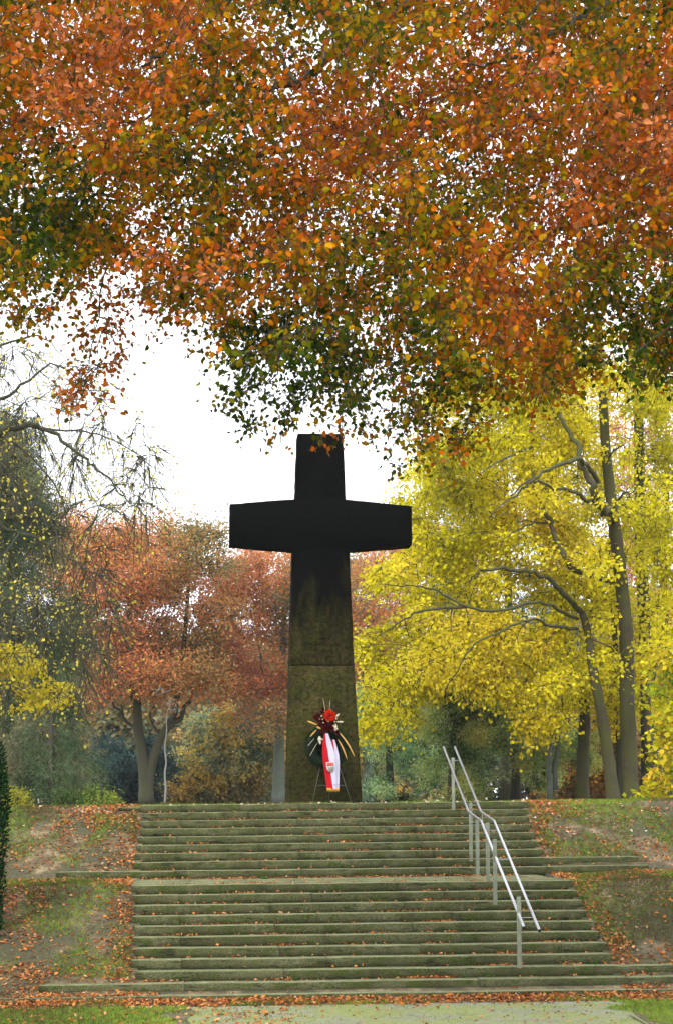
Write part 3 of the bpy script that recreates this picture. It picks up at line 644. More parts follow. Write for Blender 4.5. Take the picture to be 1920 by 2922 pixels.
L1 = [([at(1659, 1748, 46), q7(1000, 1180, 46), q7(880, 1100, 45.5), q7(700, 1080, 45), q7(600, 1100, 44.5), q7(540, 1150, 44.5)], .085, .02),
      ([q7(1090, 1380, 46), q7(960, 1370, 45.5), q7(870, 1330, 45), q7(700, 1400, 44.5), q7(560, 1480, 44), q7(430, 1700, 44)], .055, .015),
      ([q7(1090, 1330, 46), q7(900, 1250, 45.5), q7(700, 1290, 45), q7(540, 1270, 44.5), q7(450, 1225, 44.5), q7(370, 1185, 44.3), q7(270, 1170, 44), q7(110, 1160, 44)], .05, .012),
      ([q7(540, 1270, 44.5), q7(330, 1290, 44.3), q7(220, 1340, 44), q7(100, 1420, 44)], .045, .01),
      ([q7(1200, 1560, 46), q7(1260, 1480, 46), q7(1180, 1440, 46), q7(1150, 1400, 46)], .03, .02)]
T2 = [([b2, at(1795, 2180, 46.5), at(1788, 2000, 46.5), at(1785, 1805, 46.5), at(1768, 1633, 46.5), at(1751, 1489, 46.5), at(1733, 1345, 46.5), at(1725, 1247, 46.5), at(1717, 1100, 46.5), at(1705, 900, 46.5)], .25, .10)]
L2 = [([at(1751, 1480, 46.5), at(1699, 1421, 46.2), at(1670, 1357, 46), at(1641, 1270, 46), at(1590, 1180, 46)], .13, .05),
      ([q7(1230, 760, 46.4), q7(1140, 745, 46), q7(1080, 700, 45.5), q7(960, 680, 45), q7(860, 640, 44.5), q7(760, 720, 44.5)], .07, .02),
      ([q7(1190, 650, 46), q7(1100, 545, 45.5), q7(950, 590, 45), q7(860, 650, 44.5), q7(780, 720, 44.5), q7(650, 820, 44)], .075, .015),
      ([q7(1260, 1150, 46.5), q7(1080, 1080, 46), q7(990, 960, 46), q7(960, 850, 46), q7(890, 740, 46), q7(870, 620, 46)], .09, .05),
      ([q7(960, 850, 46), q7(830, 870, 45.6), q7(700, 950, 45)], .04, .012), ([q7(1230, 540, 46.5), q7(1280, 490, 46.5), q7(1330, 460, 46.5)], .04, .015),
      ([q7(860, 480, 45), q7(700, 550, 44.6), q7(600, 620, 44)], .04, .01), ([q7(1250, 800, 46.5), q7(1330, 700, 46.5), q7(1370, 780, 46.5)], .04, .02)]
T3 = [([b3, at(1849, 2093, 51), at(1837, 1748, 51), at(1825, 1518, 51), at(1823, 1288, 51), at(1815, 1050, 51), at(1812, 900, 51)], .24, .12)]
L3 = [([q7(1400, 900, 51), q7(1350, 740, 50.5), q7(1290, 680, 50)], .06, .02), ([q7(1400, 700, 51), q7(1500, 560, 51), q7(1600, 540, 51)], .06, .02), ([at(1849, 2000, 51), at(1880, 1850, 51), at(1910, 1700, 51)], .09, .03)]
L1, L2 = ([([p if i == 0 else EYE + (p - EYE) * .968 for i, p in enumerate(a)], q, q2) for a, q, q2 in LL_] for LL_ in (L1, L2))
LG = 'yellow lime trees behind the steps'
kw = dict(L=.75, droop=.45, spread=.8, twigs=7, jit=.12, colscale=2.4, nb=.4, twigr=.006, rmin=.009, thick=.013, vj=.12, leafm=M_LEAFB)
tree('lime_tree', 'yellow lime tree whose slim trunk leans left, bare limb arching out over the low foliage', 'tree', b1, T1, L1, CL[own == 0], 84, (.112, .9), lime_pal, M_LIME, group=LG, seed=1, **kw)
tree('lime_tree', 'tall upright yellow lime tree directly right of the leaning trunk, grey brown bark', 'tree', b2, T2, L2, CL[own == 1], 84, (.112, .9), lime_pal, M_LIME, group=LG, seed=2, **kw)
tree('lime_tree', 'yellow lime tree with a darker trunk at the right edge behind the others', 'tree', b3, T3, L3, CL[own == 2], 80, (.115, .9), lime_pal, M_BARK, group=LG, seed=3, **kw)
# slim second stem behind the upright one
b4 = at(1772, 2296, 50)
CS = sample([(1380, 1500), (1480, 1450), (1500, 1650), (1400, 1700)], 60, 49, 52)
tree('lime_tree', 'thin yellow lime stem half hidden behind the upright trunk', 'tree', b4, [([b4, at(1765, 2100, 50), at(1757, 1920, 50), at(1748, 1700, 50), at(1740, 1500, 50)], .13, .06)], [], CS, 60, (.13, .9), lime_pal, M_BARK, group=LG, seed=4, **kw)
# young yellow green tree filling the lower right edge
yp = [(1535, 1500), (1620, 1480), (1700, 1700), (1700, 1880), (1500, 1880), (1490, 1820), (1535, 1740)]
CY = sample(yp, 150, 38.5, 42); b5 = at(2010, 2296, 40)
tree('maple_sapling', 'young yellow green broadleaf tree low at the right edge beside the trunks', 'tree', b5, [([b5, at(2005, 2100, 40), at(1990, 1900, 40), at(2000, 1750, 40)], .09, .03)], [([at(2005, 2200, 40), at(1920, 2150, 40), at(1830, 2150, 39.6)], .03, .01), ([at(2005, 2250, 40), at(1900, 2250, 40), at(1790, 2268, 39)], .02, .008)], CY, 50, (.15, .85),
     [(.16, .22, .012), (.33, .36, .015), (.55, .47, .018), (.62, .42, .03)], M_BARK, L=.5, droop=.4, spread=.8, twigs=6, jit=.1, colscale=1.2, seed=6, twigr=.005)

# --- bare arching tree, left, with a few yellow leaves
b6 = at(-330, 2300, 38)
bare = [(-200, 700), (0, 780), (120, 790), (250, 880), (330, 960), (380, 1060), (350, 1200), (260, 1230), (300, 1400), (240, 1560), (160, 1640), (-200, 1650)]
CBt = sample(bare, 430, 35.5, 40)
BL = [([at(-300, 1500, 38), Q(-80, 1100, 37.5), Q(0, 1010, 37), Q(60, 990, 37), Q(110, 1000, 37), Q(190, 1060, 37), Q(250, 1110, 37), Q(310, 1180, 37)], .10, .01),
      ([at(-300, 1300, 38), Q(-60, 950, 38), Q(20, 920, 38), Q(120, 850, 38), Q(200, 900, 38)], .07, .01), ([Q(60, 990, 37), Q(140, 1000, 37), Q(230, 1010, 37), Q(330, 1060, 37), Q(370, 1090, 37)], .03, .006),
      ([at(-300, 1500, 38), Q(-60, 1180, 37), Q(20, 1230, 37), Q(100, 1260, 37), Q(200, 1330, 37), Q(240, 1450, 37)], .06, .008), ([at(-300, 1800, 38), Q(-100, 1430, 37), Q(0, 1440, 37), Q(100, 1480, 37), Q(180, 1490, 37)], .06, .01),
      ([at(-300, 1200, 38), Q(-60, 830, 38), Q(10, 800, 38), Q(90, 780, 38), Q(150, 830, 38)], .05, .01), ([Q(-20, 1000, 37), Q(60, 1050, 37), Q(130, 1130, 37), Q(160, 1230, 37), Q(180, 1400, 37)], .035, .008)]
tree('bare_tree', 'nearly bare tree at the left edge, thin arching twigs with scattered pale yellow leaves', 'tree', b6,
     [([b6, at(-335, 1900, 38), at(-310, 1500, 38), at(-300, 1000, 38), at(-290, 700, 38)], .3, .12)], BL, CBt, 11, (.085, .85), [(.50, .42, .05), (.70, .60, .09), (.72, .60, .12)], M_BARK, L=1.15, droop=.45, spread=.42, twigs=8, jit=.04, twigr=.006, seed=8, thick=.011, rmin=.011)
cly = sample([(-150, 1450), (0, 1480), (60, 1490), (100, 1540), (165, 1590), (170, 1620), (120, 1640), (60, 1650), (0, 1620), (-150, 1640)], 90, 36.2, 37.6)
nd, nr = limb_nodes([BL[4]]); S0, S1, r0, r1, O = connect(cly, nd, nr, .008, .1)
P, A, ci, T0, T1_ = leafset(cly, O, 40, .4, .3, .8, 6, .06)
bt = [o for o in S.objects if o.name == 'bare_tree'][0]
leaf_mesh('low_crown', P, A, rng.normal(size=P.shape), .10, .085, palette(rng.random(len(P)), [(.42, .36, .02), (.62, .52, .025), (.70, .58, .06)]), M_LEAF, bt, False, (S0, S1, r0, r1, 4, M_BARK))

# --- conifers
def conifer(name, label, base, D, poly, n, per, pal, trunkpx=None, L=.7, leaf=(.30, .10), depth=3., group=None, holes=(), r=.2, seed=0, up=0., droop=.55, spread=.5, cat='tree', colscale=.7, hp=.9, thick=.012, bs=.55, bd=5, extra=None):
    C = boughs(poly, max(8, n // bd), n, D - depth, D + depth, bs, bs * .5, holes, hp); b = at(base[0], 2297, D) if len(base) == 2 else Vector(base)
    if extra: C = np.concatenate([C, sample(extra, 170, D - .8, D + .8)])
    tp = trunkpx or [(base[0], 2297), (base[0], base[1])]
    pts = [b] + [at(x, y, D) for x, y in tp[1:]]
    if len(pts) == 2: pts = [pts[0], (pts[0] + pts[1]) / 2, pts[1]]
    return tree(name, label, cat, b, [(pts, r, r * .25)], [], C, per, leaf, pal, M_BARK, group=group, L=L, droop=droop, spread=spread, twigs=7, jit=.10, colscale=colscale, camp=.48, up=up, nb=.5, twigr=.0025, leafname='foliage', seed=seed, thick=thick, rmin=.008, vj=.25, leafm=M_NEEDLE)
fir = [(.025, .045, .022), (.06, .105, .05), (.11, .175, .085), (.15, .20, .09), (.19, .17, .09)]
yew = [(.012, .024, .010), (.08, .14, .05), (.30, .43, .16), (.54, .66, .22), (.60, .56, .17)]
conifer('fir_tree', 'tall grey green fir at the left edge rising behind the bare twigs', (20, 1150), 52,
        [(-120, 940), (0, 950), (40, 960), (70, 1020), (90, 1100), (120, 1150), (130, 1280), (165, 1400), (200, 1500), (200, 1600), (165, 1680), (190, 1780), (120, 1850), (-120, 1860)], 1250, 110, fir, [(20, 2297), (30, 1800), (20, 1200)], .7, (.21, .12), seed=3, r=.24, extra=[(-20, 1040), (5, 925), (40, 1000), (75, 1100), (95, 1250), (-40, 1250)])
conifer('fir_tree', 'small grey green fir with two pale stems showing under its skirt near the left bank', (150, 2000), 47,
        [(40, 1660), (150, 1640), (185, 1720), (170, 1800), (200, 1860), (20, 1866), (20, 1760)], 130, 110, fir, [(150, 2297), (148, 2100), (150, 2000)], 0.6, (.18, .12), seed=4, r=.13, depth=1.5,
        holes=[(120, 1820, 24, 45)], hp=1.)
for i, (poly, n, D, base, lab, hl) in enumerate([
    ([(845, 1600), (900, 1620), (960, 1660), (1010, 1760), (1000, 1860), (870, 1860), (850, 1780), (845, 1700)], 170, 55, (1110, 1900), 'dense blue green yew just right of the cross, half behind the young trunk', []),
    ([(960, 1560), (1060, 1570), (1120, 1610), (1160, 1680), (1150, 1760), (1140, 1850), (1000, 1862), (985, 1760), (975, 1650)], 270, 51, (1290, 1870), 'largest bright green yew behind the top of the handrail', []),
    ([(1120, 1600), (1220, 1600), (1300, 1650), (1370, 1640), (1395, 1700), (1370, 1770), (1300, 1760), (1270, 1850), (1215, 1858), (1200, 1790), (1160, 1760)], 260, 53, (1470, 1880), 'spreading green yew with a dark hollow, between the handrail and the lime trunks', [(1180, 1830, 30, 60)])]):
    conifer('yew_tree', lab, base, D, poly, int(n * 1.25), 120, yew if i != 0 else [(.012, .026, .014), (.09, .17, .08), (.30, .50, .25), (.48, .64, .28)], L=.42, leaf=(.15, .13), depth=1.4, group='green yews behind the steps', holes=hl, seed=5 + i, r=.16, spread=.6, droop=.15, colscale=.6, bs=.36, bd=7)

conifer('fir_tree', 'dark tall fir showing through the gaps of the yellow limes', (1440, 1300), 58,
        [(1060, 1080), (1120, 960), (1200, 900), (1300, 880), (1380, 950), (1400, 1300), (1380, 1600), (1050, 1600), (1010, 1350)], 420, 90, fir, [(1450, 2297), (1450, 1800), (1440, 1250)], .8, (.22, .12), seed=9, r=.25)
# --- copper and orange trees in the mist
og = 'rust coloured trees in the mist'
cop = [(.15, .15, .07), (.32, .24, .08), (.52, .27, .09), (.64, .26, .09), (.68, .26, .11), (.62, .26, .13)]
def misty(label, D, poly, n, trunks, limbs, base, seed, holes=(), pal=cop, per=112, leaf=(.135, .75), barkm=M_BARK):
    C = boughs(poly, n // 4, int(n * .95), D - 4, D + 4, 1.15, .42, holes, .85)
    return tree('autumn_tree', label, 'tree', base, trunks, limbs, C, per, leaf, pal, barkm, group=og, L=1.25, droop=-.05, spread=.75, twigs=7, jit=.2, colscale=2.6, nb=1.2, twigr=.008, seed=seed, thick=.014, rmin=.012, up=-.06, vj=.14, leafm=M_LEAFB)
D = 76; bA = Q(342, 1867, D)
misty('forked rust orange tree on the left behind the steps, two dark stems from one foot', D,
      [(110, 1290), (135, 1225), (165, 1250), (200, 1200), (235, 1245), (265, 1205), (300, 1250), (325, 1215), (360, 1255), (385, 1225), (425, 1260), (465, 1210), (490, 1265), (525, 1265), (560, 1330), (540, 1400), (500, 1500), (520, 1600), (440, 1600), (380, 1630), (330, 1600), (260, 1620), (190, 1630), (190, 1560), (170, 1500), (150, 1400)], 860,
      [([bA, Q(335, 1780, D), Q(322, 1700, D), Q(318, 1620, D), Q(300, 1480, D), Q(310, 1330, D)], .33, .10), ([bA, Q(350, 1790, D), Q(372, 1720, D), Q(395, 1680, D), Q(410, 1640, D), Q(430, 1480, D), Q(440, 1340, D)], .27, .08)],
      [([Q(395, 1690, D), Q(420, 1665, D), Q(440, 1630, D), Q(470, 1560, D)], .16, .05), ([Q(330, 1700, D), Q(300, 1680, D), Q(270, 1640, D), Q(230, 1600, D)], .1, .03), ([Q(322, 1650, D), Q(250, 1480, D), Q(200, 1360, D)], .12, .03), ([Q(375, 1715, D), Q(350, 1670, D), Q(360, 1640, D)], .06, .03), ([Q(310, 1450, D), Q(370, 1330, D), Q(380, 1260, D)], .1, .03)],
      bA, 1, [(200, 1300, 30, 14), (400, 1310, 40, 10), (470, 1350, 30, 12), (380, 1540, 30, 12), (240, 1520, 30, 12), (295, 1400, 45, 30), (350, 1440, 60, 20), (440, 1390, 60, 16), (250, 1430, 40, 20), (500, 1290, 20, 20), (420, 1480, 35, 14), (300, 1360, 40, 14)])
D = 80; bB = Q(648, 1866, D)
misty('rust orange tree directly behind the cross, grey trunk just left of its foot', D,
      [(530, 1310), (560, 1275), (620, 1285), (680, 1280), (760, 1285), (820, 1290), (850, 1295), (870, 1400), (840, 1500), (800, 1580), (700, 1650), (650, 1680), (600, 1660), (540, 1640), (500, 1560), (510, 1420)], 620,
      [([bB, Q(648, 1780, D), Q(650, 1700, D), Q(655, 1600, D), Q(660, 1450, D), Q(665, 1340, D)], .33, .1)], [([Q(650, 1705, D), Q(636, 1690, D), Q(628, 1640, D), Q(600, 1500, D)], .14, .04), ([Q(655, 1600, D), Q(720, 1450, D), Q(760, 1360, D)], .14, .03)],
      bB, 2, [(520, 1400, 25, 40), (590, 1500, 20, 12)], barkm=M_GREYBARK)
D = 82; bC = Q(857, 1866, D)
misty('rust tree right of the cross with a straight grey trunk, partly hidden by yellow limes', D,
      [(815, 1300), (850, 1290), (900, 1290), (940, 1210), (1000, 1180), (1100, 1200), (1100, 1500), (900, 1560), (860, 1680), (830, 1640), (820, 1500)], 330,
      [([bC, Q(857, 1780, D), Q(850, 1700, D), Q(850, 1560, D), Q(870, 1380, D)], .34, .1)], [([Q(850, 1650, D), Q(900, 1500, D), Q(960, 1340, D)], .15, .04)], bC, 3, barkm=M_GREYBARK)
D = 86; bD = Q(1540, 1866, D)
misty('rust red tree glimpsed far behind the lime trunks at the right edge', D,
      [(1400, 900), (1650, 860), (1750, 1500), (1560, 1750), (1380, 1760), (1360, 1500)], 420,
      [([bD, Q(1540, 1600, D), Q(1545, 1300, D), Q(1550, 1000, D)], .4, .12)], [], bD, 4)
# --- silver birch, shrubs, far wood
D = 68; bE = Q(384, 1867, D)
misty_c = sample([(360, 1600), (410, 1600), (420, 1670), (370, 1670)], 6, D - 1, D + 1)
tree('birch_tree', 'slim white birch stem standing right of the forked tree', 'tree', bE, [([bE, Q(386, 1830, D), Q(384, 1800, D), Q(387, 1770, D), Q(384, 1740, D), Q(388, 1700, D), Q(387, 1670, D)], .05, .015)], [([Q(384, 1760, D), Q(393, 1750, D), Q(398, 1745, D)], .02, .008)], misty_c, 8, (.10, .8), [(.3, .25, .05), (.45, .3, .05)], M_BIRCH, L=.6, twigr=.006)
def shrub(name, label, D, poly, n, pal, leaf, base, seed, L=.5, mat=None, per=56, group=None, holes=()):
    C = boughs(poly, max(4, n // 5), n, D - 1.6, D + 1.6, L * .9, L * .5, holes); b = Q(base, 1867, D); top = min(p[1] for p in poly)
    tree(name, label, 'bush', b, [([b, Q(base + 2, 1867 - (1867 - top) * .4, D), Q(base - 2, 1867 - (1867 - top) * .8, D)], .06, .02)], [], C, per, leaf, pal, M_BARK, mat or M_LEAF, group=group, L=L, droop=.1, spread=.9, twigs=6, jit=.12, twigr=.006, seed=seed, colscale=1.2, leafname='foliage', rmin=.008)
shrub('evergreen_shrub', 'dark blue green shrub in the mist left of the forked trunk', 84, [(185, 1760), (225, 1720), (270, 1700), (300, 1730), (340, 1720), (400, 1760), (400, 1866), (180, 1866)], 260, [(.03, .055, .05), (.06, .11, .10), (.09, .15, .12)], (.16, .8), 270, 1, L=.6)
shrub('yellow_shrub', 'small yellow green bush on the crest at left', 45, [(205, 1866), (210, 1835), (235, 1812), (255, 1840), (262, 1866)], 36, [(.10, .17, .03), (.25, .32, .05), (.42, .42, .06)], (.09, .6), 236, 2, L=.18, per=50)
shrub('yellow_shrub', 'little yellow bush beside the dark clipped evergreen', 40, [(22, 1880), (25, 1845), (40, 1830), (55, 1868), (50, 1885)], 18, [(.20, .22, .03), (.45, .40, .03)], (.09, .6), 38, 3, L=.16, per=50)
gold = [(.18, .28, .18), (.28, .34, .18), (.45, .40, .16), (.75, .54, .09), (.62, .38, .16)]
shrub('golden_shrub', 'golden orange understorey bush left of the cross behind the steps', 88, [(370, 1866), (380, 1800), (430, 1700), (500, 1640), (560, 1640), (640, 1640), (670, 1866)], 480, gold, (.20, .8), 550, 4, L=.9, group='golden bushes behind the steps')
shrub('golden_shrub', 'golden bush between the cross foot and the green yew', 88, [(830, 1600), (875, 1640), (900, 1720), (930, 1866), (830, 1866)], 110, gold, (.20, .8), 875, 5, L=.8, group='golden bushes behind the steps')
shrub('golden_shrub', 'rust and gold bush low behind the grey stem near the lime trunks', 62, [(1250, 1740), (1400, 1700), (1480, 1700), (1490, 1866), (1240, 1866)], 170, [(.03, .035, .012), (.10, .06, .02), (.30, .13, .025), (.42, .22, .03)], (.15, .8), 1330, 6, L=.7, group='golden bushes behind the steps')
shrub('fern_bush', 'green low bush on the crest under the fir', 46, [(130, 1866), (140, 1845), (175, 1840), (195, 1866)], 26, [(.04, .08, .025), (.10, .16, .04)], (.09, .5), 160, 7, L=.2, per=50)
# pale stem and mossy trunk in front of the hollow
for nm, lab, px_, r, m_ in (('tree_trunk', 'pale grey double stem standing right of the dark hollow', [(1566, 2297), (1568, 2240), (1563, 2190), (1572, 2130), (1560, 2080)], .10, M_GREYBARK),
                            ('tree_trunk', 'thick mossy trunk left of the leaning lime, its top lost in green yew', [(1663, 2297), (1660, 2240), (1661, 2180), (1664, 2110), (1668, 2030), (1660, 1950)], .21, M_LIME),
                            ('tree_trunk', 'dark slanting trunk right of the tall limes near the yellow sapling', [(1872, 2297), (1865, 2230), (1850, 2140), (1842, 2060), (1840, 1950)], .20, M_BARK)):
    D = 49 if m_ is not M_BARK else 47.5
    pts = [at(x, y, D) for x, y in px_]; mb = MB(); sp = spline(pts, 4); n = len(sp); mb.tube(sp, [r * (1.25 if i == 0 else 1 - .3 * i / n) for i in range(n)], 12, True, .08)
    if 'double' in lab:
        sp2 = [p + Vector((.16, .05, 0)) + Vector((.1, 0, 0)) * i / n for i, p in enumerate(sp)]; mb.tube(sp2[3:], [r * .7] * (n - 3), 10, True, .08)
    tag(mb.build(nm, m_, None, True), lab, 'tree trunk', 'lone trunks near the limes')
# far wood: many trees that read as one mass
fw = sample([(-200, 1520), (100, 1480), (500, 1500), (900, 1500), (1300, 1450), (1800, 1300), (1800, 1868), (-200, 1868)], 3000, 105, 135)
P, A, ci, T0, T1_ = leafset(fw, norm(rng.normal(size=fw.shape)), 72, 2.2, 0., .9, 6, .5)
col = palette(.5 + .33 * noise(fw, 5, 9)[ci] + rng.normal(size=len(P)) * .1, [(.06, .09, .07), (.10, .14, .09), (.18, .20, .10), (.34, .25, .09), (.42, .25, .10)])
o = leaf_mesh('far_wood', P, A, rng.normal(size=P.shape), .42, .30, col, M_LEAF); tag(o, 'hazy mixed autumn wood closing the view behind all the trees', 'wood', kind='stuff')

# --- dark clipped evergreen at the left edge of the bank
eD = 27.5; eb = at(-62, 2640, eD); ez = float(tz([eb.x], [eb.y])[0]); eb.z = ez
et = thing('columnar_evergreen', 'dark green clipped columnar evergreen cut by the left edge of the photo', 'tree', eb)
H = at(0, 2080, eD).z - ez; n = 9000; u = rng.random(n) ** .85; th = rng.uniform(0, 2 * math.pi, n)
pr = np.interp(u, [0, .06, .25, .45, .6, .78, .92, 1], [.22, .40, .44, .50, .55, .52, .40, .10]) * (1 + .07 * np.sin(th * 5 + u * 30))
rr = pr * rng.uniform(.75, 1.02, n); P = np.stack([eb.x + rr * np.cos(th), eb.y + rr * np.sin(th), ez + .03 + u * H], 1)
A = norm(np.stack([np.cos(th), np.sin(th), 0 * th + .9], 1) + rng.normal(size=(n, 3)) * .5)
leaf_mesh('foliage', P, A, rng.normal(size=(n, 3)), .07, .035, palette(rng.random(n), [(.006, .018, .006), (.012, .04, .010), (.02, .075, .015)]), M_NEEDLE, et)
mb = MB(); mb.tube([eb - Vector((0, 0, .1)), eb + Vector((0, 0, H * .5)), eb + Vector((0, 0, H * .92))], [.10, .07, .03], 8); mb.build('trunk', M_BARK, et)
mb = MB(); hs_ = np.linspace(.03, .97, 14); mb.tube([eb + Vector((0, 0, h * H)) for h in hs_], list(np.interp(hs_, [0, .06, .25, .45, .6, .78, .92, 1], [.22, .40, .44, .50, .55, .52, .40, .10]) * .72), 12, True, .1); mb.build('shade_core', plain('shade_green', (.006, .014, .006), .95, 0, 20), et)  # solid dark core, shade inside the foliage given by its colour

# ------------------------------------------------------------ grass and fallen leaves
def vis_bank(n, ylo, yhi, xlo=-5.3, xhi=10.5):
    x = rng.uniform(xlo, xhi, n); y = rng.uniform(ylo, yhi, n); return x, y
kk = np.array([Yk(k) for k in range(20, 0, -1)])
def edges(y):
    xl = np.interp(y, kk, np.array([XL[k] if k not in (9, 19, 20) else XL[18 if k > 10 else 8] for k in range(20, 0, -1)]))
    xr = np.interp(y, kk, np.array([XR[k] if k not in (8, 9, 18, 19, 20) else XR[17 if k > 10 else 7] for k in range(20, 0, -1)])); return xl, xr
def P2(x, y): return np.stack([x, y, 0 * x], 1)
n = 420000; x, y = vis_bank(n, -11.5, 1.8); xl, xr = edges(y)
g = noise(P2(x, y), .95, 4) * .5 + noise(P2(x, y), .35, 6) * .3
front = y < -8.75
onpath = front & (x > -.05 + .35 * noise(P2(x, y), .7, 31)) & (x < 6.5 + .3 * noise(P2(x, y), .7, 32))
right = x > xr + .25
dens = np.clip(.36 + g * 1.5 + right * .62 + ((y > -5) & (y < -3.2)) * .25, 0.03, 1)
dens = np.where(front, np.where(onpath, .10 + .12 * (g > .3), .95), dens)
inst = (x > xl - .05) & (x < xr + .05) & (y > -8.32) & (y < .3)
ext = ((y > -2.7) & (y < -2.3)) | ((y > -8.35) & (y < -7.6))
k = (rng.random(n) < dens) & ~inst & ~(ext & (np.abs(x - 2) > 3) & (rng.random(n) < .97)); x, y, g, front = x[k], y[k], g[k], front[k]; onp = onpath[k]
P = np.stack([x, y, tz(x, y) - .004], 1); n = len(x)
A = norm(rng.normal(size=(n, 3)) * np.array([.5, .5, .15]) + np.array([0, 0, 1.]))
L = rng.uniform(.03, .075, n) * np.where(front, 1.05, 1) * np.where(onp, .5, 1)
col = palette(.45 + .25 * noise(P2(x, y), 1.2, 8) + rng.normal(size=n) * .15 + noise(P2(x, y), .09, 21) * .16 + front * .3, [(.10, .075, .03), (.095, .10, .024), (.115, .18, .025), (.17, .26, .032), (.25, .33, .05)])
N = norm(rng.normal(size=(n, 3)) * np.array([1, 1, .1]))
tag(leaf_mesh('grass', P, A, N, L, .012, col, M_GRASS), 'short patchy grass on the banks and in front of the steps', 'grass', kind='stuff')
print('grass', n)
# litter
LP, LC, LS = [], [], []
rust = [(.09, .04, .018), (.20, .065, .022), (.32, .095, .025), (.42, .145, .035), (.48, .20, .06), (.46, .26, .13)]
palep = [(.42, .27, .19), (.55, .40, .31), (.66, .52, .44)]
def litter(x, y, z, pal=rust, s=.068):
    n = len(x); LP.append(np.stack([x, y, z + rng.uniform(.004, .018, n)], 1)); LC.append(palette(rng.random(n), pal) * (1 + rng.normal(size=n) * .15)[:, None]); LS.append(s * rng.uniform(.65, 1.2, n))
n = 95000; x, y = vis_bank(n, -8.3, 1.6); xl, xr = edges(y)
dl = np.where(x < (xl + xr) / 2, xl - x, x - xr)
g = noise(P2(x, y), .9, 11) * .5 + noise(P2(x, y), .3, 12) * .35
pr = .10 + np.clip(g - .12, 0, 1) * .8 + np.exp(-(np.clip(dl, 0, 9) / .38) ** 2) * .75
pr += ((y > -3.4) & (y < -2.64)) * .30 + ((y > -2.3) & (y < -1.3)) * .16 + ((y < -7.2) & (y > -7.65) & (x < 0)) * .4
k = (rng.random(n) < pr) & (dl > .0) & ~(((y > -2.66) & (y < -2.35)) & (rng.random(n) < .8) & (x > -3.6) & (x < 8.8))
x, y = x[k], y[k]; litter(x, y, tz(x, y))
n = 60000; x, y = vis_bank(n, -8.3, 1.4); xl, xr = edges(y); k = ((x < xl) | (x > xr)) & (rng.random(n) < .55 + .4 * noise(P2(x, y), .4, 41)); litter(x[k], y[k], tz(x[k], y[k]) - .004, [(.045, .026, .012), (.11, .06, .028), (.21, .11, .045), (.26, .18, .09)], .028)
n = 700; x = rng.uniform(-5, 9.5, n); y = rng.uniform(-1.3, 1.3, n); xl, xr = edges(y); k = (x < xl) | (x > xr) | (y > .55); k &= (rng.random(n) < .8); litter(x[k], y[k], np.maximum(tz(x[k], y[k]), np.where((x[k] > xl[k]) & (x[k] < xr[k]), 3.19, 0)), palep, .07)
# against the foot of the steps, on the front lawn, in the steps' corners
n = 5200; x = rng.uniform(-4.8, 8.5, n); y = -8.33 - np.abs(rng.normal(size=n)) * .20 * (1 + .35 * noise(P2(x, 0 * x), .5, 13)); litter(x, y, np.interp(y, prof[:, 0], prof[:, 1]) + rng.uniform(0, .06, n) * np.exp((y + 8.33) * 5))
n = 1500; x = rng.uniform(-4.8, 1.4, n); y = rng.uniform(-11.4, -8.6, n); k = rng.random(n) < np.where(x > .2, .8, .45); litter(x[k], y[k], np.interp(y[k], prof[:, 0], prof[:, 1]) + .01)
n = 260; x = rng.uniform(1, 8, n); y = rng.uniform(-11.4, -8.6, n); litter(x, y, np.interp(y, prof[:, 0], prof[:, 1]) + .01, s=.05)
for k_ in range(2, 21):
    a, b = XL[k_] + .03, XR[k_] - .05; n = {9: 90, 19: 260, 20: 220}.get(k_, 110)
    xc = rng.uniform(a, b, 6); cx = np.concatenate([np.clip(xc[rng.integers(0, 6, n)] + rng.normal(size=n) * .16, a, b), rng.uniform(a, b, n // 2)])
    yy = Yk(k_) + .325 - np.abs(rng.normal(size=len(cx))) * .04; yy = np.maximum(yy, Yk(k_) + .03); litter(cx, yy, np.full(len(cx), Zk(k_) + .004), s=.052)
n = 500; x = rng.uniform(XL[10], XR[10] - .5, n); y = -2.66 - np.abs(rng.normal(size=n)) * .16; litter(x, y, np.full(n, 1.765), s=.055)
n = 160; x = rng.uniform(XL[10], XR[10] - .3, n); y = rng.uniform(-4.9, -2.8, n); litter(x, y, np.full(n, 1.765), s=.04)
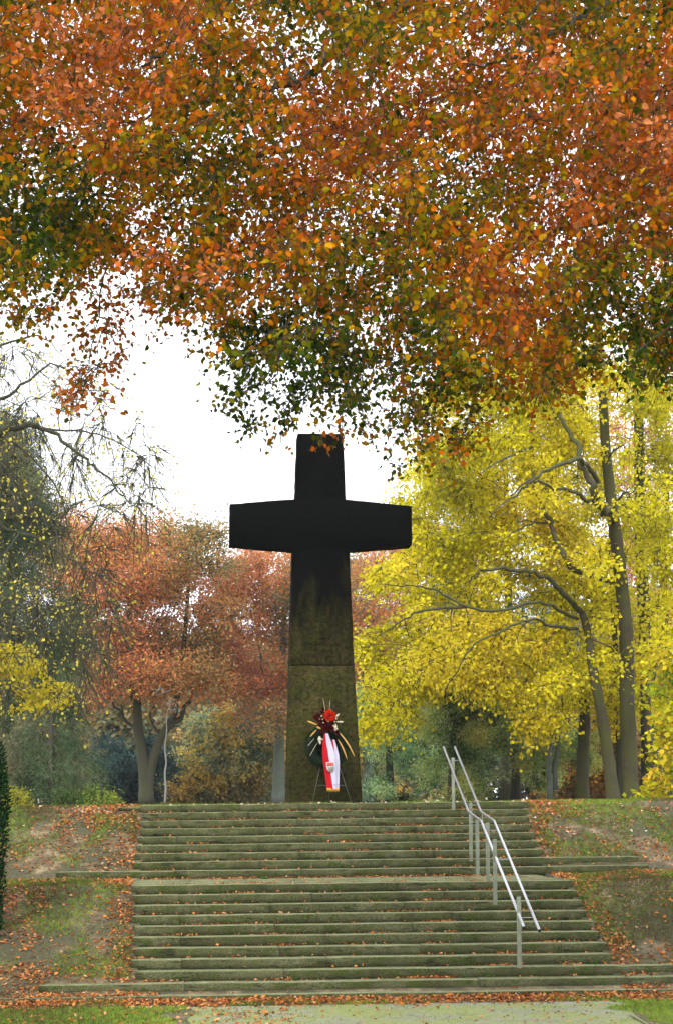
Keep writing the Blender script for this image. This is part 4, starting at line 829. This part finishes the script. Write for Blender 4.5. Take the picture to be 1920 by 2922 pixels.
n = 420; x = rng.uniform(-3.0, -.6, n); y = rng.uniform(-8.28, -8.0, n); litter(x, y, np.full(n, .165), s=.055)
P = np.concatenate(LP); cl = np.concatenate(LC); s = np.concatenate(LS); n = len(P)
A = norm(rng.normal(size=(n, 3)) * np.array([1, 1, .35])); N = norm(rng.normal(size=(n, 3)) * .55 + np.array([0, -.25, 1.]))
tag(leaf_mesh('leaf_litter', P, A, N, s, s * .7, cl, M_DRY, None, True), 'rust brown fallen leaves heaped beside and on the stone steps', 'fallen leaves', kind='stuff')
print('litter', n)
# small weeds rooted on the steps
for i, (px_, py_, k_) in enumerate([(433, 2452, 7), (1396, 2784, 19), (1322, 2815, 19), (1662, 2590, 12), (839, 2822, 19), (1697, 2780, 18), (755, 2512, 9)]):
    c = atY(px_, py_, Yk(k_) + (.28 if k_ != 9 else -.4)); n = 40
    P = np.array([c.x, c.y, (Zk(k_) if k_ != 9 else 1.76)]) + rng.normal(size=(n, 3)) * np.array([.02, .01, 0]); A = norm(rng.normal(size=(n, 3)) * .8 + np.array([0, 0, .9]))
    side = ['left end of the seventh step', 'second lowest long step right of centre', 'second lowest step under the last post', 'right end by the leaf heap', 'second lowest step left of centre', 'right part of the long lower step', 'mossy landing']
    tag(leaf_mesh('weed', P, A, rng.normal(size=(n, 3)), .06, .025, palette(rng.random(n), [(.04, .09, .02), (.08, .18, .035)]), M_GRASS, None, True), 'tiny green weed sprouting on the ' + side[i], 'weed', 'weeds on the steps')

# ------------------------------------------------------------ haze
mb = MB(); mb.box((0, 20, 23.5), (590, 590, 49)); hz = mb.build('haze', None)
m = bpy.data.materials.new('mist'); m.use_nodes = True; t = m.node_tree; t.nodes.clear(); o = t.nodes.new('ShaderNodeOutputMaterial')
v = t.nodes.new('ShaderNodeVolumePrincipled'); v.inputs['Color'].default_value = (.86, .92, 1, 1); v.inputs['Density'].default_value = .00025; v.inputs['Anisotropy'].default_value = .3
t.links.new(v.outputs[0], o.inputs['Volume']); hz.data.materials.append(m); tag(hz, 'thin cool autumn mist', 'haze', kind='stuff')
